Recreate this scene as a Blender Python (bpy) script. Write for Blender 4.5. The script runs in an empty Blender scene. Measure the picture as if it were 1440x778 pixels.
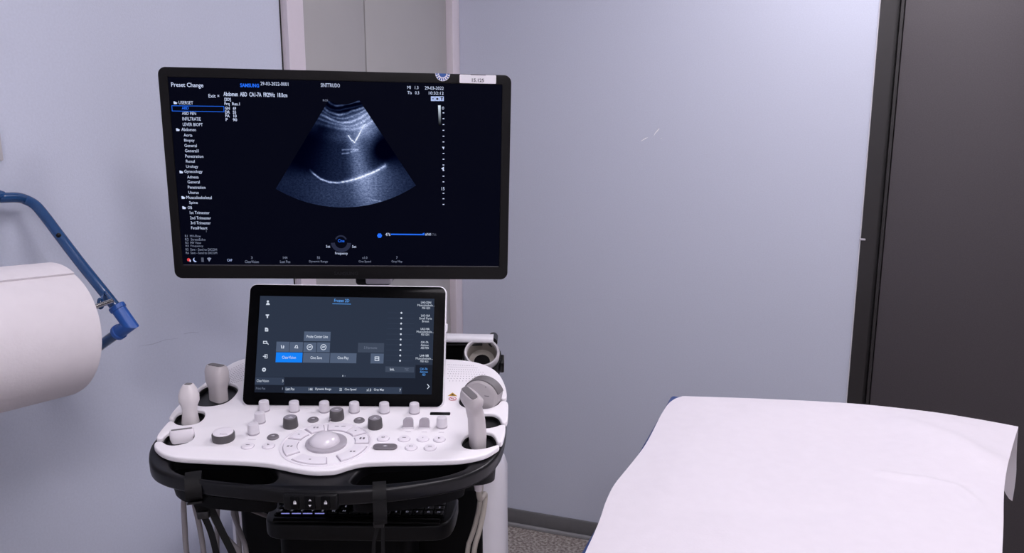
import bpy, bmesh, math, random
from math import sin, cos, pi, radians as rad, atan2, sqrt
from mathutils import Vector as V, Matrix as Mx

random.seed(7)
SC = bpy.context.scene
COL = SC.collection

# ------------------------------------------------------------------ camera, light, exposure
F_PX = 1040.0
PITCH = math.atan(F_PX / 5760.0)
EYE = V((0, 0, 1.45))
cam_d = bpy.data.cameras.new('camera')
cam = bpy.data.objects.new('camera', cam_d)
COL.objects.link(cam)
cam_d.sensor_width = 36.0
cam_d.lens = 36.0 * F_PX / 1440.0
cam_d.clip_start = 0.02
cam.location = EYE
cam.rotation_euler = (pi / 2 - PITCH, 0, 0)
SC.camera = cam
SC.view_settings.view_transform = 'Standard'
SC.view_settings.look = 'None'
SC.view_settings.gamma = 1.0
SC.view_settings.use_curve_mapping = False
SC.view_settings.exposure = 0.0

world = bpy.data.worlds.new('world')
SC.world = world
world.use_nodes = True
world.node_tree.nodes['Background'].inputs[0].default_value = (0.6, 0.65, 0.8, 1)
world.node_tree.nodes['Background'].inputs[1].default_value = 0.02

LIGHT_COL = (1.0, 0.94, 1.02)
# ceiling fixtures in room coordinates (x along back wall, y toward the back wall): x, y, strength
PANELS = [(1.5, -0.58, 16.5), (1.7, -3.4, 23.0), (1.3, -2.0, 11.5)]

# ------------------------------------------------------------------ view geometry helpers
FW = V((0, cos(PITCH), -sin(PITCH)))
UP = V((0, sin(PITCH), cos(PITCH)))
RT = V((1, 0, 0))


def ray(u, v):
    return FW + RT * ((u - 720) / F_PX) - UP * ((v - 389) / F_PX)


def at_plane(u, v, p, n):
    r = ray(u, v)
    return EYE + r * ((p - EYE).dot(n) / r.dot(n))


def at_z(u, v, z):
    return at_plane(u, v, V((0, 0, z)), V((0, 0, 1)))


def at_y(u, v, y):
    return at_plane(u, v, V((0, y, 0)), V((0, 1, 0)))


def at_d(u, v, d):
    return EYE + ray(u, v) * d


def frame(o, x, y, z):
    return Mx(((x.x, y.x, z.x, o.x), (x.y, y.y, z.y, o.y), (x.z, y.z, z.z, o.z), (0, 0, 0, 1)))


# ------------------------------------------------------------------ object helpers
W = {}


def add(name, me, mat=None, parent=None, M=None):
    """link one mesh as one object; M is its world matrix"""
    M = M.copy() if M else Mx()
    o = bpy.data.objects.new(name, me)
    COL.objects.link(o)
    if mat is not None and me is not None and len(me.materials) == 0:
        me.materials.append(mat)
    if parent is not None:
        o.parent = parent
        o.matrix_basis = W[parent.name].inverted() @ M
    else:
        o.matrix_basis = M
    W[o.name] = M
    return o


def thing(name, label, cat, loc, group=None):
    o = add(name, None, M=Mx.Translation(loc))
    o.empty_display_size = 0.05
    return tag(o, label, cat, group)


def tag(o, label=None, cat=None, group=None, kind=None):
    if label: o['label'] = label
    if cat: o['category'] = cat
    if group: o['group'] = group
    if kind: o['kind'] = kind
    return o


class MB:
    def __init__(s):
        s.v = []; s.f = []; s.mi = []

    def add(s, vs, fs, mi=0):
        b = len(s.v)
        s.v += [tuple(p) for p in vs]
        s.f += [tuple(i + b for i in f) for f in fs]
        s.mi += [mi] * len(fs)
        return s

    def box(s, c, d, M=None):
        x, y, z = c; a, b, e = d[0] / 2, d[1] / 2, d[2] / 2
        vs = [V((x + i * a, y + j * b, z + k * e)) for k in (-1, 1) for j in (-1, 1) for i in (-1, 1)]
        if M: vs = [M @ p for p in vs]
        return s.add(vs, [(0, 2, 3, 1), (4, 5, 7, 6), (0, 1, 5, 4), (2, 6, 7, 3), (0, 4, 6, 2), (1, 3, 7, 5)])

    def loft(s, rings, cap=True, closed=True):
        n = len(rings[0]); b = []
        vs = [p for r in rings for p in r]; fs = []
        for i in range(len(rings) - 1):
            for j in range(n if closed else n - 1):
                k = (j + 1) % n
                fs.append((i * n + j, i * n + k, (i + 1) * n + k, (i + 1) * n + j))
        if cap:
            fs.append(tuple(range(n - 1, -1, -1)))
            fs.append(tuple((len(rings) - 1) * n + j for j in range(n)))
        return s.add(vs, fs)

    def lathe(s, prof, n=24, M=None, cap=True):
        rings = []
        for r, z in prof:
            ring = [V((r * cos(2 * pi * j / n), r * sin(2 * pi * j / n), z)) for j in range(n)]
            if M: ring = [M @ p for p in ring]
            rings.append(ring)
        return s.loft(rings, cap)

    def tube(s, pts, r, n=12, flat=1.0, cap=True):
        pts = [V(p) for p in pts]
        rings = []; up = None
        for i, p in enumerate(pts):
            t = (pts[min(i + 1, len(pts) - 1)] - pts[max(i - 1, 0)]).normalized()
            if up is None:
                up = V((0, 0, 1)) if abs(t.z) < .9 else V((0, -1, 0))
            a = (up - t * up.dot(t)).normalized(); up = a
            b = t.cross(a)
            rr = r[i] if isinstance(r, (list, tuple)) else r
            rings.append([p + (a * cos(2 * pi * j / n) * flat + b * sin(2 * pi * j / n)) * rr for j in range(n)])
        return s.loft(rings, cap)

    def mesh(s, name, smooth=None):
        me = bpy.data.meshes.new(name)
        me.from_pydata(s.v, [], s.f)
        me.update()
        bm = bmesh.new(); bm.from_mesh(me)
        bmesh.ops.recalc_face_normals(bm, faces=bm.faces)
        bm.to_mesh(me); bm.free()
        if smooth is not None: shade(me, smooth)
        return me


def shade(me, ang):
    me.polygons.foreach_set('use_smooth', [True] * len(me.polygons))
    me.set_sharp_from_angle(angle=rad(ang))
    me.update()


def rbox(name, d, r=0.005, seg=3, c=(0, 0, 0), M=None):
    """rounded box mesh"""
    bm = bmesh.new()
    bmesh.ops.create_cube(bm, size=1)
    for v in bm.verts: v.co = V((v.co.x * d[0] + c[0], v.co.y * d[1] + c[1], v.co.z * d[2] + c[2]))
    if r > 0:
        bmesh.ops.bevel(bm, geom=bm.edges[:], offset=r, segments=seg, profile=0.5, affect='EDGES')
    if M: bmesh.ops.transform(bm, matrix=M, verts=bm.verts)
    me = bpy.data.meshes.new(name); bm.to_mesh(me); bm.free()
    shade(me, 40)
    return me


def chaikin(p, it=2, closed=True):
    for _ in range(it):
        q = []
        n = len(p)
        for i in range(n if closed else n - 1):
            a, b = p[i], p[(i + 1) % n]
            q.append(tuple(a[k] * .75 + b[k] * .25 for k in range(len(a))))
            q.append(tuple(a[k] * .25 + b[k] * .75 for k in range(len(a))))
        if not closed: q = [p[0]] + q + [p[-1]]
        p = q
    return p


def crom(pts, n=8):
    """Catmull-Rom through open points"""
    P = [V(p) for p in pts]
    P = [P[0] * 2 - P[1]] + P + [P[-1] * 2 - P[-2]]
    out = []
    for i in range(1, len(P) - 2):
        a, b, c, d = P[i - 1:i + 3]
        for k in range(n):
            t = k / n
            out.append(.5 * ((2 * b) + (c - a) * t + (2 * a - 5 * b + 4 * c - d) * t * t + (3 * b - a - 3 * c + d) * t ** 3))
    out.append(P[-2])
    return out


def soft(pts): return chaikin([tuple(p) for p in pts], 3, False)


def plate(name, outlines, z0, z1, bevel=0.0, seg=3, ang=35):
    """2D outline (first) with holes, extruded from z0 to z1 with rounded rims"""
    cu = bpy.data.curves.new('tmp', 'CURVE')
    cu.dimensions = '2D'; cu.fill_mode = 'BOTH'
    h = (z1 - z0) / 2
    cu.extrude = max(h - bevel, 0)
    cu.bevel_depth = bevel; cu.bevel_resolution = seg; cu.offset = -bevel
    for o in outlines:
        sp = cu.splines.new('POLY'); sp.points.add(len(o) - 1)
        for i, p in enumerate(o): sp.points[i].co = (p[0], p[1], 0, 1)
        sp.use_cyclic_u = True
    ob = bpy.data.objects.new('tmp', cu)
    me = bpy.data.meshes.new_from_object(ob)
    bpy.data.objects.remove(ob); bpy.data.curves.remove(cu)
    me.name = name
    me.materials.clear()
    bm = bmesh.new(); bm.from_mesh(me)
    bmesh.ops.remove_doubles(bm, verts=bm.verts, dist=1e-6)
    for v in bm.verts: v.co.z += (z0 + z1) / 2
    bmesh.ops.recalc_face_normals(bm, faces=bm.faces)
    bm.to_mesh(me); bm.free()
    shade(me, ang)
    return me


def rrect(w, h, r, n=6, cx=0, cy=0):
    p = []
    for (sx, sy, a0) in ((1, 1, 0), (-1, 1, 90), (-1, -1, 180), (1, -1, 270)):
        for k in range(n + 1):
            a = rad(a0 + 90 * k / n)
            p.append((cx + sx * (w / 2 - r) + r * cos(a), cy + sy * (h / 2 - r) + r * sin(a)))
    return p


def circle(r, n=24, cx=0, cy=0, sy=1.0):
    return [(cx + r * cos(2 * pi * k / n), cy + sy * r * sin(2 * pi * k / n)) for k in range(n)]


_tcache = {}


def text_geo(s, bold=0.0):
    """flat letter outlines of a string: vertices, faces and their box"""
    if (s, bold) in _tcache: return _tcache[(s, bold)]
    cu = bpy.data.curves.new('tmp', 'FONT')
    cu.body = s; cu.size = 1; cu.resolution_u = 2; cu.offset = bold
    ob = bpy.data.objects.new('tmp', cu)
    me = bpy.data.meshes.new_from_object(ob)
    vs = [(v.co.x, v.co.y) for v in me.vertices]
    fs = [tuple(p.vertices) for p in me.polygons]
    bpy.data.objects.remove(ob); bpy.data.curves.remove(cu); bpy.data.meshes.remove(me)
    xs = [v[0] for v in vs] or [0, 1]; ys = [v[1] for v in vs] or [0, 1]
    _tcache[(s, bold)] = (vs, fs, (min(xs), max(xs), min(ys), max(ys)))
    return _tcache[(s, bold)]


# ------------------------------------------------------------------ materials
def mat(name, col, rough=0.5, metal=0.0, spec=0.5, emit=None, es=0.0, noise=0.0, nscale=40.0, bump=0.0, bscale=200.0,
        coat=0.0):
    m = bpy.data.materials.new(name); m.use_nodes = True
    nt = m.node_tree; b = nt.nodes['Principled BSDF']
    c = (*col, 1)
    b.inputs['Base Color'].default_value = c
    b.inputs['Roughness'].default_value = rough
    b.inputs['Metallic'].default_value = metal
    b.inputs['Specular IOR Level'].default_value = spec
    b.inputs['Coat Weight'].default_value = coat
    if emit:
        b.inputs['Emission Color'].default_value = (*emit, 1)
        b.inputs['Emission Strength'].default_value = es
    tc = nt.nodes.new('ShaderNodeTexCoord')
    if noise > 0:
        n = nt.nodes.new('ShaderNodeTexNoise'); n.inputs['Scale'].default_value = nscale
        n.inputs['Detail'].default_value = 5
        nt.links.new(tc.outputs['Object'], n.inputs['Vector'])
        r = nt.nodes.new('ShaderNodeMapRange')
        r.inputs[1].default_value = .3; r.inputs[2].default_value = .7
        r.inputs[3].default_value = 1 - noise; r.inputs[4].default_value = 1 + noise
        nt.links.new(n.outputs[0], r.inputs[0])
        mu = nt.nodes.new('ShaderNodeVectorMath'); mu.operation = 'SCALE'
        mu.inputs[0].default_value = col
        nt.links.new(r.outputs[0], mu.inputs['Scale'])
        nt.links.new(mu.outputs[0], b.inputs['Base Color'])
    if bump > 0:
        n2 = nt.nodes.new('ShaderNodeTexNoise'); n2.inputs['Scale'].default_value = bscale
        n2.inputs['Detail'].default_value = 3
        nt.links.new(tc.outputs['Object'], n2.inputs['Vector'])
        bp = nt.nodes.new('ShaderNodeBump'); bp.inputs['Strength'].default_value = bump
        bp.inputs['Distance'].default_value = 0.002
        nt.links.new(n2.outputs[0], bp.inputs['Height'])
        nt.links.new(bp.outputs[0], b.inputs['Normal'])
    return m


def glow(name, col, s=1.0):
    return mat(name, (0.0, 0.0, 0.0), .4, spec=0.0, emit=col, es=s)


def srgb(r, g, b):
    return tuple(((c / 255) / 12.92 if c / 255 <= .04045 else ((c / 255 + .055) / 1.055) ** 2.4) for c in (r, g, b))


M_wall = mat('wall_paint', (0.60, 0.635, 0.745), .42, spec=.35, noise=.03, nscale=260, bump=.12, bscale=420)
M_wall2 = mat('wall_white', (0.78, 0.77, 0.78), .6, noise=.02, bump=.1, bscale=400)
M_ceil = mat('ceiling_white', (0.86, 0.86, 0.87), .8, noise=.02)
M_jamb = mat('door_frame_paint', (0.70, 0.64, 0.69), .45, noise=.015)
M_leaf = mat('door_laminate', (0.40, 0.39, 0.385), .5, noise=.02, nscale=6)
M_gap = mat('shadow_gap', (0.02, 0.018, 0.015), .7, noise=.1)
M_darkdoor = mat('dark_laminate', (0.070, 0.062, 0.068), .5, spec=.35, noise=.12, nscale=330, bump=.08, bscale=500)
M_blackframe = mat('black_frame', (0.018, 0.016, 0.017), .38, noise=.05)
M_base = mat('skirting', (0.15, 0.15, 0.155), .55, noise=.05)
M_cove = mat('cove_strip', (0.30, 0.30, 0.31), .55, noise=.05)
M_scuff = mat('scuff', (0.95, 0.95, 0.97), .7, noise=.1)
M_scratch = mat('scratch', (0.47, 0.49, 0.59), .7, noise=.1)

# speckled floor vinyl
M_floor = mat('floor_vinyl', (0.34, 0.30, 0.28), .45)
nt = M_floor.node_tree
tc = nt.nodes.new('ShaderNodeTexCoord')
vo = nt.nodes.new('ShaderNodeTexNoise'); vo.inputs['Scale'].default_value = 95; vo.inputs['Detail'].default_value = 4
nt.links.new(tc.outputs['Object'], vo.inputs['Vector'])
cr = nt.nodes.new('ShaderNodeValToRGB')
els = cr.color_ramp.elements
els[0].position = .32; els[0].color = (0.12, 0.10, 0.09, 1)
els[1].position = .70; els[1].color = (0.52, 0.49, 0.46, 1)
for p, c in ((.44, (0.24, 0.20, 0.185, 1)), (.54, (0.36, 0.33, 0.30, 1))):
    e = els.new(p); e.color = c
nt.links.new(vo.outputs[0], cr.inputs[0])
nt.links.new(cr.outputs[0], nt.nodes['Principled BSDF'].inputs['Base Color'])

M_white = mat('console_white', (0.91, 0.88, 0.91), .38, spec=.45, noise=.008)
M_white2 = mat('shell_white', (0.72, 0.70, 0.75), .4, noise=.01)
M_rim = mat('rim_white', (0.80, 0.79, 0.83), .35, noise=.01)
M_black = mat('satin_black', (0.0045, 0.0045, 0.0052), .36, spec=.2, noise=.05, nscale=300)
M_black2 = mat('matt_black', (0.0022, 0.0022, 0.0028), .5, spec=.1, noise=.05, nscale=300)
M_handle = mat('handle_rubber', (0.005, 0.005, 0.0062), .30, spec=.28, noise=.05, nscale=400, bump=.04, bscale=900)
M_bezel = mat('bezel_black', (0.0065, 0.006, 0.0065), .45, spec=.18, noise=.08, nscale=500)
M_glass = mat('touch_glass', (0.0015, 0.0015, 0.002), .12, spec=.04, noise=.02)
M_lcd = mat('lcd_panel', (0.0006, 0.0006, 0.001), .3, spec=.02, emit=(0.0012, 0.0016, 0.0062), es=1.0, noise=.02)
M_knobw = mat('knob_white', (0.70, 0.67, 0.715), .4, noise=.01)
M_knobbase = mat('knob_base', (0.40, 0.37, 0.41), .5, noise=.01)
M_knobg = mat('knob_grey', (0.075, 0.07, 0.075), .5, noise=.03)
M_knobtop = mat('knob_top_grey', (0.27, 0.25, 0.28), .4, noise=.02)
M_btng = mat('button_grey', (0.17, 0.155, 0.17), .45, noise=.02)
M_key = mat('key_white', (0.86, 0.82, 0.87), .35, noise=.01)
M_groove = mat('groove', (0.46, 0.42, 0.48), .6, noise=.02)
M_ball = mat('trackball', (0.72, 0.68, 0.73), .16, spec=.6, noise=.01)
M_ballring = mat('trackball_ring', (0.42, 0.39, 0.43), .3, noise=.01)
M_print = mat('print_grey', (0.16, 0.14, 0.17), .6, noise=.02)
M_printw = mat('print_white', (0.75, 0.74, 0.78), .6, noise=.02)
M_probe = mat('probe_shell', (0.56, 0.52, 0.53), .42, noise=.02)
M_probeD = mat('probe_shell_grey', (0.44, 0.41, 0.42), .42, noise=.02)
M_lens = mat('probe_lens', (0.17, 0.16, 0.165), .5, noise=.03)
M_cable = mat('cable_grey', (0.26, 0.24, 0.25), .5, noise=.03)
M_cable2 = mat('cable_beige', (0.42, 0.38, 0.33), .5, noise=.03)
M_strap = mat('strap_black', (0.0055, 0.0055, 0.006), .6, spec=.2, noise=.2, nscale=900, bump=.2, bscale=1500)
M_buckle = mat('buckle', (0.010, 0.010, 0.011), .3, noise=.05)
M_silver = mat('arm_silver', (0.50, 0.48, 0.52), .35, metal=.4, noise=.02)
M_steel = mat('steel', (0.50, 0.48, 0.46), .22, metal=1.0, noise=.03)
M_cupin = mat('cup_beige', (0.24, 0.22, 0.195), .5, noise=.02)
M_cuprim = mat('cup_rim', (0.52, 0.50, 0.52), .45, noise=.02)
M_tube = mat('tube_blue', (0.010, 0.060, 0.185), .25, spec=.6, noise=.05, coat=.3)
M_elbow = mat('elbow_blue', (0.022, 0.105, 0.41), .38, noise=.05)
M_paper = mat('roll_paper', (0.74, 0.70, 0.73), .85, spec=.1, noise=.015, nscale=60, bump=.1, bscale=300)
M_sheet = mat('sheet_paper', (0.79, 0.75, 0.795), .85, spec=.1, noise=.012, nscale=45, bump=.12, bscale=260)
M_core = mat('card_core', (0.35, 0.25, 0.16), .8, noise=.1)
M_couch = mat('couch_vinyl', (0.020, 0.060, 0.23), .4, noise=.06, nscale=90, bump=.1, bscale=600)
M_couchm = mat('couch_metal', (0.55, 0.55, 0.58), .35, metal=.6, noise=.03)
M_stick = mat('sticker_white', (0.86, 0.84, 0.88), .5, noise=.01)
M_stickb = mat('sticker_blue', (0.035, 0.11, 0.38), .5, noise=.02)
M_ink = mat('ink', (0.02, 0.02, 0.03), .6, noise=.02)
M_yellow = mat('label_yellow', (0.55, 0.32, 0.03), .5, noise=.02)
M_red = mat('label_red', (0.55, 0.05, 0.10), .5, noise=.02)
M_diff = glow('lamp_diffuser', LIGHT_COL, 1.0)

G_white = glow('screen_white', (0.62, 0.70, 0.95), 1.0)
G_grey = glow('screen_grey', (0.085, 0.095, 0.14), 1.0)
G_mid = glow('screen_mid', (0.22, 0.25, 0.36), 1.0)
G_blue = glow('screen_blue', (0.02, 0.16, 0.95), 1.0)
G_pale = glow('screen_pale', (0.45, 0.55, 0.90), 1.0)
G_ring = glow('screen_ring', (0.022, 0.026, 0.055), 1.0)
G_red = glow('screen_red', (0.75, 0.06, 0.07), 1.0)
G_tbg = glow('touch_bg', (0.026, 0.036, 0.062), 1.0)
G_tbg2 = glow('touch_bg_dark', (0.013, 0.017, 0.030), 1.0)
G_tbar = glow('touch_bar', (0.036, 0.050, 0.086), 1.0)
G_tbtn = glow('touch_button', (0.085, 0.115, 0.185), 1.0)
G_tbtn2 = glow('touch_button_dim', (0.050, 0.066, 0.105), 1.0)
G_tblue = glow('touch_blue', (0.008, 0.22, 0.92), 1.0)
G_ttxt = glow('touch_text', (0.62, 0.68, 0.80), 1.0)
G_tdim = glow('touch_text_dim', (0.16, 0.19, 0.27), 1.0)
G_tcy = glow('touch_text_blue', (0.10, 0.34, 0.85), 1.0)
G_led = glow('key_led', (0.22, 0.23, 0.62), 1.0)
G_keys = glow('key_backlight', (0.20, 0.20, 0.27), 1.0)

# ------------------------------------------------------------------ the room
A0 = at_z(711.4, 735.4, 0)
ANG = rad(19.2)
r_dir = V((cos(ANG), -sin(ANG), 0)); l_dir = V((sin(ANG), cos(ANG), 0))
K = at_plane(645, 200, A0, l_dir); K.z = 0          # corner of the two blue walls
RM = frame(K, r_dir, l_dir, V((0, 0, 1)))
RMI = RM.inverted()
RX, RY, RZ = 3.4, -3.9, 2.62


def struct(name, me, m, M=RM):
    return tag(add(name, me, m, None, M), kind='structure')


def bxm(name, x0, x1, y0, y1, z0, z1, r=0.0):
    if r > 0: return rbox(name, (x1 - x0, y1 - y0, z1 - z0), r, 2, ((x0 + x1) / 2, (y0 + y1) / 2, (z0 + z1) / 2))
    return MB().box(((x0 + x1) / 2, (y0 + y1) / 2, (z0 + z1) / 2), (x1 - x0, y1 - y0, z1 - z0)).mesh(name)


def back_x(u, v):      # room x of a pixel on the back wall
    return (RMI @ at_plane(u, v, K, l_dir)).x


def left_y(u, v):      # room y of a pixel on the left wall
    return (RMI @ at_plane(u, v, K, r_dir)).y


xd0 = (back_x(1240, 0) + back_x(1190, 565)) / 2
xd1 = (back_x(1262, 0) + back_x(1211, 565)) / 2
xd2 = (back_x(1275, 0) + back_x(1224, 565)) / 2
yj0 = left_y(396, 50); yj1 = left_y(424, 50); ys = left_y(520, 50)
DH = 2.12
struct('floor', bxm('floor', -.1, RX + .1, RY - .1, .1, -.05, 0), M_floor)
struct('ceiling', bxm('ceiling', -.1, RX + .1, RY - .1, .1, RZ, RZ + .05), M_ceil)
# back wall in pieces around the dark door
wb = MB()
wb.box(((0 + xd0) / 2 - .05, .05, RZ / 2), (xd0 + .1, .1, RZ))
wb.box(((xd0 + xd2 + 1.15) / 2, .05, (DH + .1 + RZ) / 2), (xd2 + 1.15 - xd0, .1, RZ - DH - .1))
wb.box(((xd2 + 1.15 + RX) / 2 + .05, .05, RZ / 2), (RX - xd2 - 1.15 + .1, .1, RZ))
wall_right = struct('wall_right', wb.mesh('wall_right'), M_wall)
wl = MB()
wl.box((-.05, (RY + yj0) / 2 - .05, RZ / 2), (.1, yj0 - RY + .1, RZ))
wl.box((-.05, yj0 / 2, (DH + RZ) / 2), (.1, -yj0, RZ - DH))
wall_left = struct('wall_left', wl.mesh('wall_left'), M_wall)
struct('wall_front', bxm('wall_front', -.1, RX + .1, RY - .1, RY, 0, RZ), M_wall2)
struct('wall_side', bxm('wall_side', RX, RX + .1, RY - .1, .1, 0, RZ), M_wall2)
# pale frame and two grey leaves beside the corner
fr = MB().box((-.03, (yj0 + yj1) / 2, DH / 2), (.076, yj1 - yj0, DH))
fr.box((0.0115, yj0 + .012, DH / 2), (.012, .022, DH))
struct('trim_1', fr.mesh('trim_1'), M_jamb)
struct('trim_2', bxm('trim_2', -.06, .010, -.062, -.001, 0, DH, .004), M_jamb)
struct('trim_3', bxm('trim_3', -.06, .008, yj1, -.062, DH - .07, DH), M_jamb)
struct('door_1', bxm('door_1', -.055, -.014, yj1 + .002, ys - .003, .01, DH - .072, .002), M_leaf)
struct('door_2', bxm('door_2', -.055, -.014, ys + .003, -.063, .01, DH - .072, .002), M_leaf)
struct('trim_4', bxm('trim_4', -.075, -.062, yj1, -.062, 0, DH - .07), M_gap)
# dark door in a black frame
d3 = MB()
d3.box(((xd0 + xd1) / 2, .03, (DH + .1) / 2), (xd1 - xd0, .075, DH + .1))
d3.box(((xd1 + xd2) / 2, .055, (DH + .1) / 2), (xd2 - xd1, .05, DH + .1))
d3.box(((xd1 + xd2) / 2 + .004, .02, (DH + .1) / 2), (.008, .04, DH + .1))
d3.box(((xd1 + xd2 + 1.15) / 2, .03, DH + .05), (xd2 + 1.15 - xd1, .075, .1))
d3.box((xd2 + 1.13, .03, DH / 2), (.04, .075, DH))
t5 = struct('trim_5', d3.mesh('trim_5'), M_blackframe)
door_3 = struct('door_3', bxm('door_3', xd2, xd2 + 1.11, .012, .055, .008, DH, .002), M_darkdoor)
hz = 1.0
hm = MB().tube([RM @ V((xd2 + 1.0, .012, hz)), RM @ V((xd2 + 1.0, -.045, hz))], .009)
hm.tube([RM @ V((xd2 + 1.0, -.042, hz)), RM @ V((xd2 + .88, -.042, hz))], .009)
add('door_handle', hm.mesh('door_handle', 40), M_steel, door_3)
lp = at_plane(1213, 337, K - l_dir * .008, l_dir)
add('catch_plate', rbox('catch_plate', (.016, .004, .006), .001), M_silver, t5, Mx.Translation(lp) @ RM.to_3x3().to_4x4())
struct('trim_7', bxm('trim_7', -.01, .0012, yj0 - .004, yj0 - .0005, 0, DH), M_gap)
struct('edge_highlight', bxm('edge_highlight', xd0 - .0035, xd0 - .0003, -.003, -.0002, .066, DH + .1), M_rim)  # white strip added to paint the bright highlight along the wall's end
# skirting with a pale cove strip at its foot
struct('baseboard_right', bxm('baseboard_right', .001, xd0 - .002, -.010, -.0005, .012, .066, .002), M_base)
struct('trim_6', bxm('trim_6', .001, xd0 - .002, -.022, -.0005, .0, .012, .002), M_cove)
struct('baseboard_left', bxm('baseboard_left', .0005, .010, RY, yj0 - .002, .0, .066, .002), M_base)


def scuff(pts, wpx, parent, n, m):
    """thin scuff on a wall following pixel points"""
    P = [at_plane(u, v, K, n) for u, v in pts]
    off = -n * .0006 if n is l_dir else n * .0006
    mb = MB(); vs = []
    for i, p in enumerate(P):
        t = (P[min(i + 1, len(P) - 1)] - P[max(i - 1, 0)]).normalized()
        b = t.cross(n)
        w = wpx[i] * .0011
        vs += [p + b * w + off, p - b * w + off]
    mb.add(vs, [(2 * i, 2 * i + 1, 2 * i + 3, 2 * i + 2) for i in range(len(P) - 1)])
    return add('scuff_mark', mb.mesh('scuff_mark'), m, parent)


scuff([(901.5, 198.5), (904, 197), (908, 194.5), (911, 193.5)], [.6, 1.1, 1.2, .4], wall_right, l_dir, M_scuff)
scuff([(919.5, 191.5), (921, 188), (924, 184.5), (927, 181)], [.3, .8, 1.5, 1.3], wall_right, l_dir, M_scuff)
scuff([(929, 195), (931, 194.5)], [.5, .5], wall_right, l_dir, M_scuff)
scuff([(195, 487), (215, 484), (232, 478), (250, 476)], [.2, .5, .5, .2], wall_left, r_dir, M_scratch)
scuff([(258, 470), (268, 467.5), (279, 468)], [.4, .8, .3], wall_left, r_dir, M_scratch)

# ceiling lamps
for i, (x, y, s) in enumerate(PANELS):
    p = RM @ V((x, y, RZ))
    lab = ['square white ceiling panel lamp over the exam couch', 'square white ceiling panel lamp behind the viewer',
           'square white ceiling panel lamp by the side wall'][i]
    t = thing('ceiling_light', lab, 'lamp', p, 'ceiling panel lamps')
    Mt = Mx.Translation(p) @ RM.to_3x3().to_4x4()
    add('frame', plate('frame', [rrect(.64, .64, .01), rrect(.58, .58, .005)], -.022, -.0002, .003), M_rim, t, Mt)
    md = glow('lamp_diffuser_%d' % i, LIGHT_COL, s)
    add('diffuser', MB().box((0, 0, -.012), (.578, .578, .01)).mesh('diffuser'), md, t, Mt)

# ------------------------------------------------------------------ frames of the machine
def local_frame(c, yaw, tilt, roll):
    B = Mx(((1, 0, 0), (0, 0, -1), (0, 1, 0)))
    R = Mx.Rotation(rad(yaw), 3, 'Z') @ B @ Mx.Rotation(rad(tilt), 3, 'X') @ Mx.Rotation(rad(roll), 3, 'Z')
    return Mx.Translation(V(c)) @ R.to_4x4()


MON = local_frame((-.2785, 1.212, 1.3935), 4.13, 2.95, -.99)
MW, MH = .55, .3369
TCH = local_frame((-.2422, 1.0411, 1.1606), 1.28, -19.52, -1.05)
TW, TH = .29, .178


class Plane:
    def __init__(s, M):
        s.M = M; s.I = M.inverted()
        s.o = M.translation.copy(); s.n = (M.to_3x3() @ V((0, 0, 1))).normalized()

    def __call__(s, u, v, off=0.0):
        p = s.I @ at_plane(u, v, s.o + s.n * off, s.n)
        return (p.x, p.y)

    def px(s, u, v):      # metres per pixel here
        p = at_plane(u, v, s.o, s.n)
        return (p - EYE).dot(FW) / F_PX


# the control surface: y runs away from the user, rises 5 degrees
pc = V((-.242, 1.0, 1.0758))
px_ax = (Mx.Rotation(rad(1.28), 3, 'Z') @ Mx.Rotation(rad(1.05), 3, 'Y') @ V((1, 0, 0))).normalized()
py_ax = V((0.022, cos(rad(5)), sin(rad(5))))
pz_ax = px_ax.cross(py_ax).normalized(); py_ax = pz_ax.cross(px_ax).normalized()
PAN = frame(pc, px_ax, py_ax, pz_ax)
PP = Plane(PAN); PM = Plane(MON); PT = Plane(TCH)

BASE = V((-.245, 1.3, 0))
US = thing('ultrasound_machine', 'white and black ultrasound scanner cart with two screens and trackball console', 'ultrasound machine', BASE)


def part(name, me, m, M=None, parent=None):
    return add(name, me, m, parent or US, M)


# ------------------------------------------------------------------ monitor
scr_px = [(236, 109), (704.5, 118.5), (703.5, 375.8), (256, 373.3)]
sc = [PM(*p) for p in scr_px]
sx0 = (sc[0][0] + sc[3][0]) / 2; sx1 = (sc[1][0] + sc[2][0]) / 2
sy1 = (sc[0][1] + sc[1][1]) / 2; sy0 = (sc[2][1] + sc[3][1]) / 2
hole = [(sx0, sy0), (sx1, sy0), (sx1, sy1), (sx0, sy1)]
bez = part('monitor_bezel', plate('monitor_bezel', [rrect(MW, MH, .012, 8), hole], -.022, 0, .0014), M_bezel, MON)
bk = MB()
bk.loft([[V((x, y, z)) for x, y in rrect(w, h, r, 5)] for w, h, r, z in
         ((MW - .006, MH - .006, .011, -.0225), (MW - .02, MH - .02, .012, -.034), (.40, .24, .03, -.048), (.30, .18, .03, -.056))])
part('monitor_back', bk.mesh('monitor_back', 40), M_black, MON)
screen = part('monitor_screen', MB().box(((sx0 + sx1) / 2, (sy0 + sy1) / 2, -.006), (sx1 - sx0 - .0006, sy1 - sy0 - .0006, .008)).mesh('monitor_screen'), M_lcd, MON)
ZS = -.0018   # just proud of the screen surface
edge = MB().box(((sx0 + sx1) / 2, sy0 + .0007, -.0012), (sx1 - sx0 - .002, .0009, .0014))
part('screen_edge', edge.mesh('screen_edge'), mat('edge_grey', (.10, .10, .11), .3, noise=.02), MON, bez)


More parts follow.
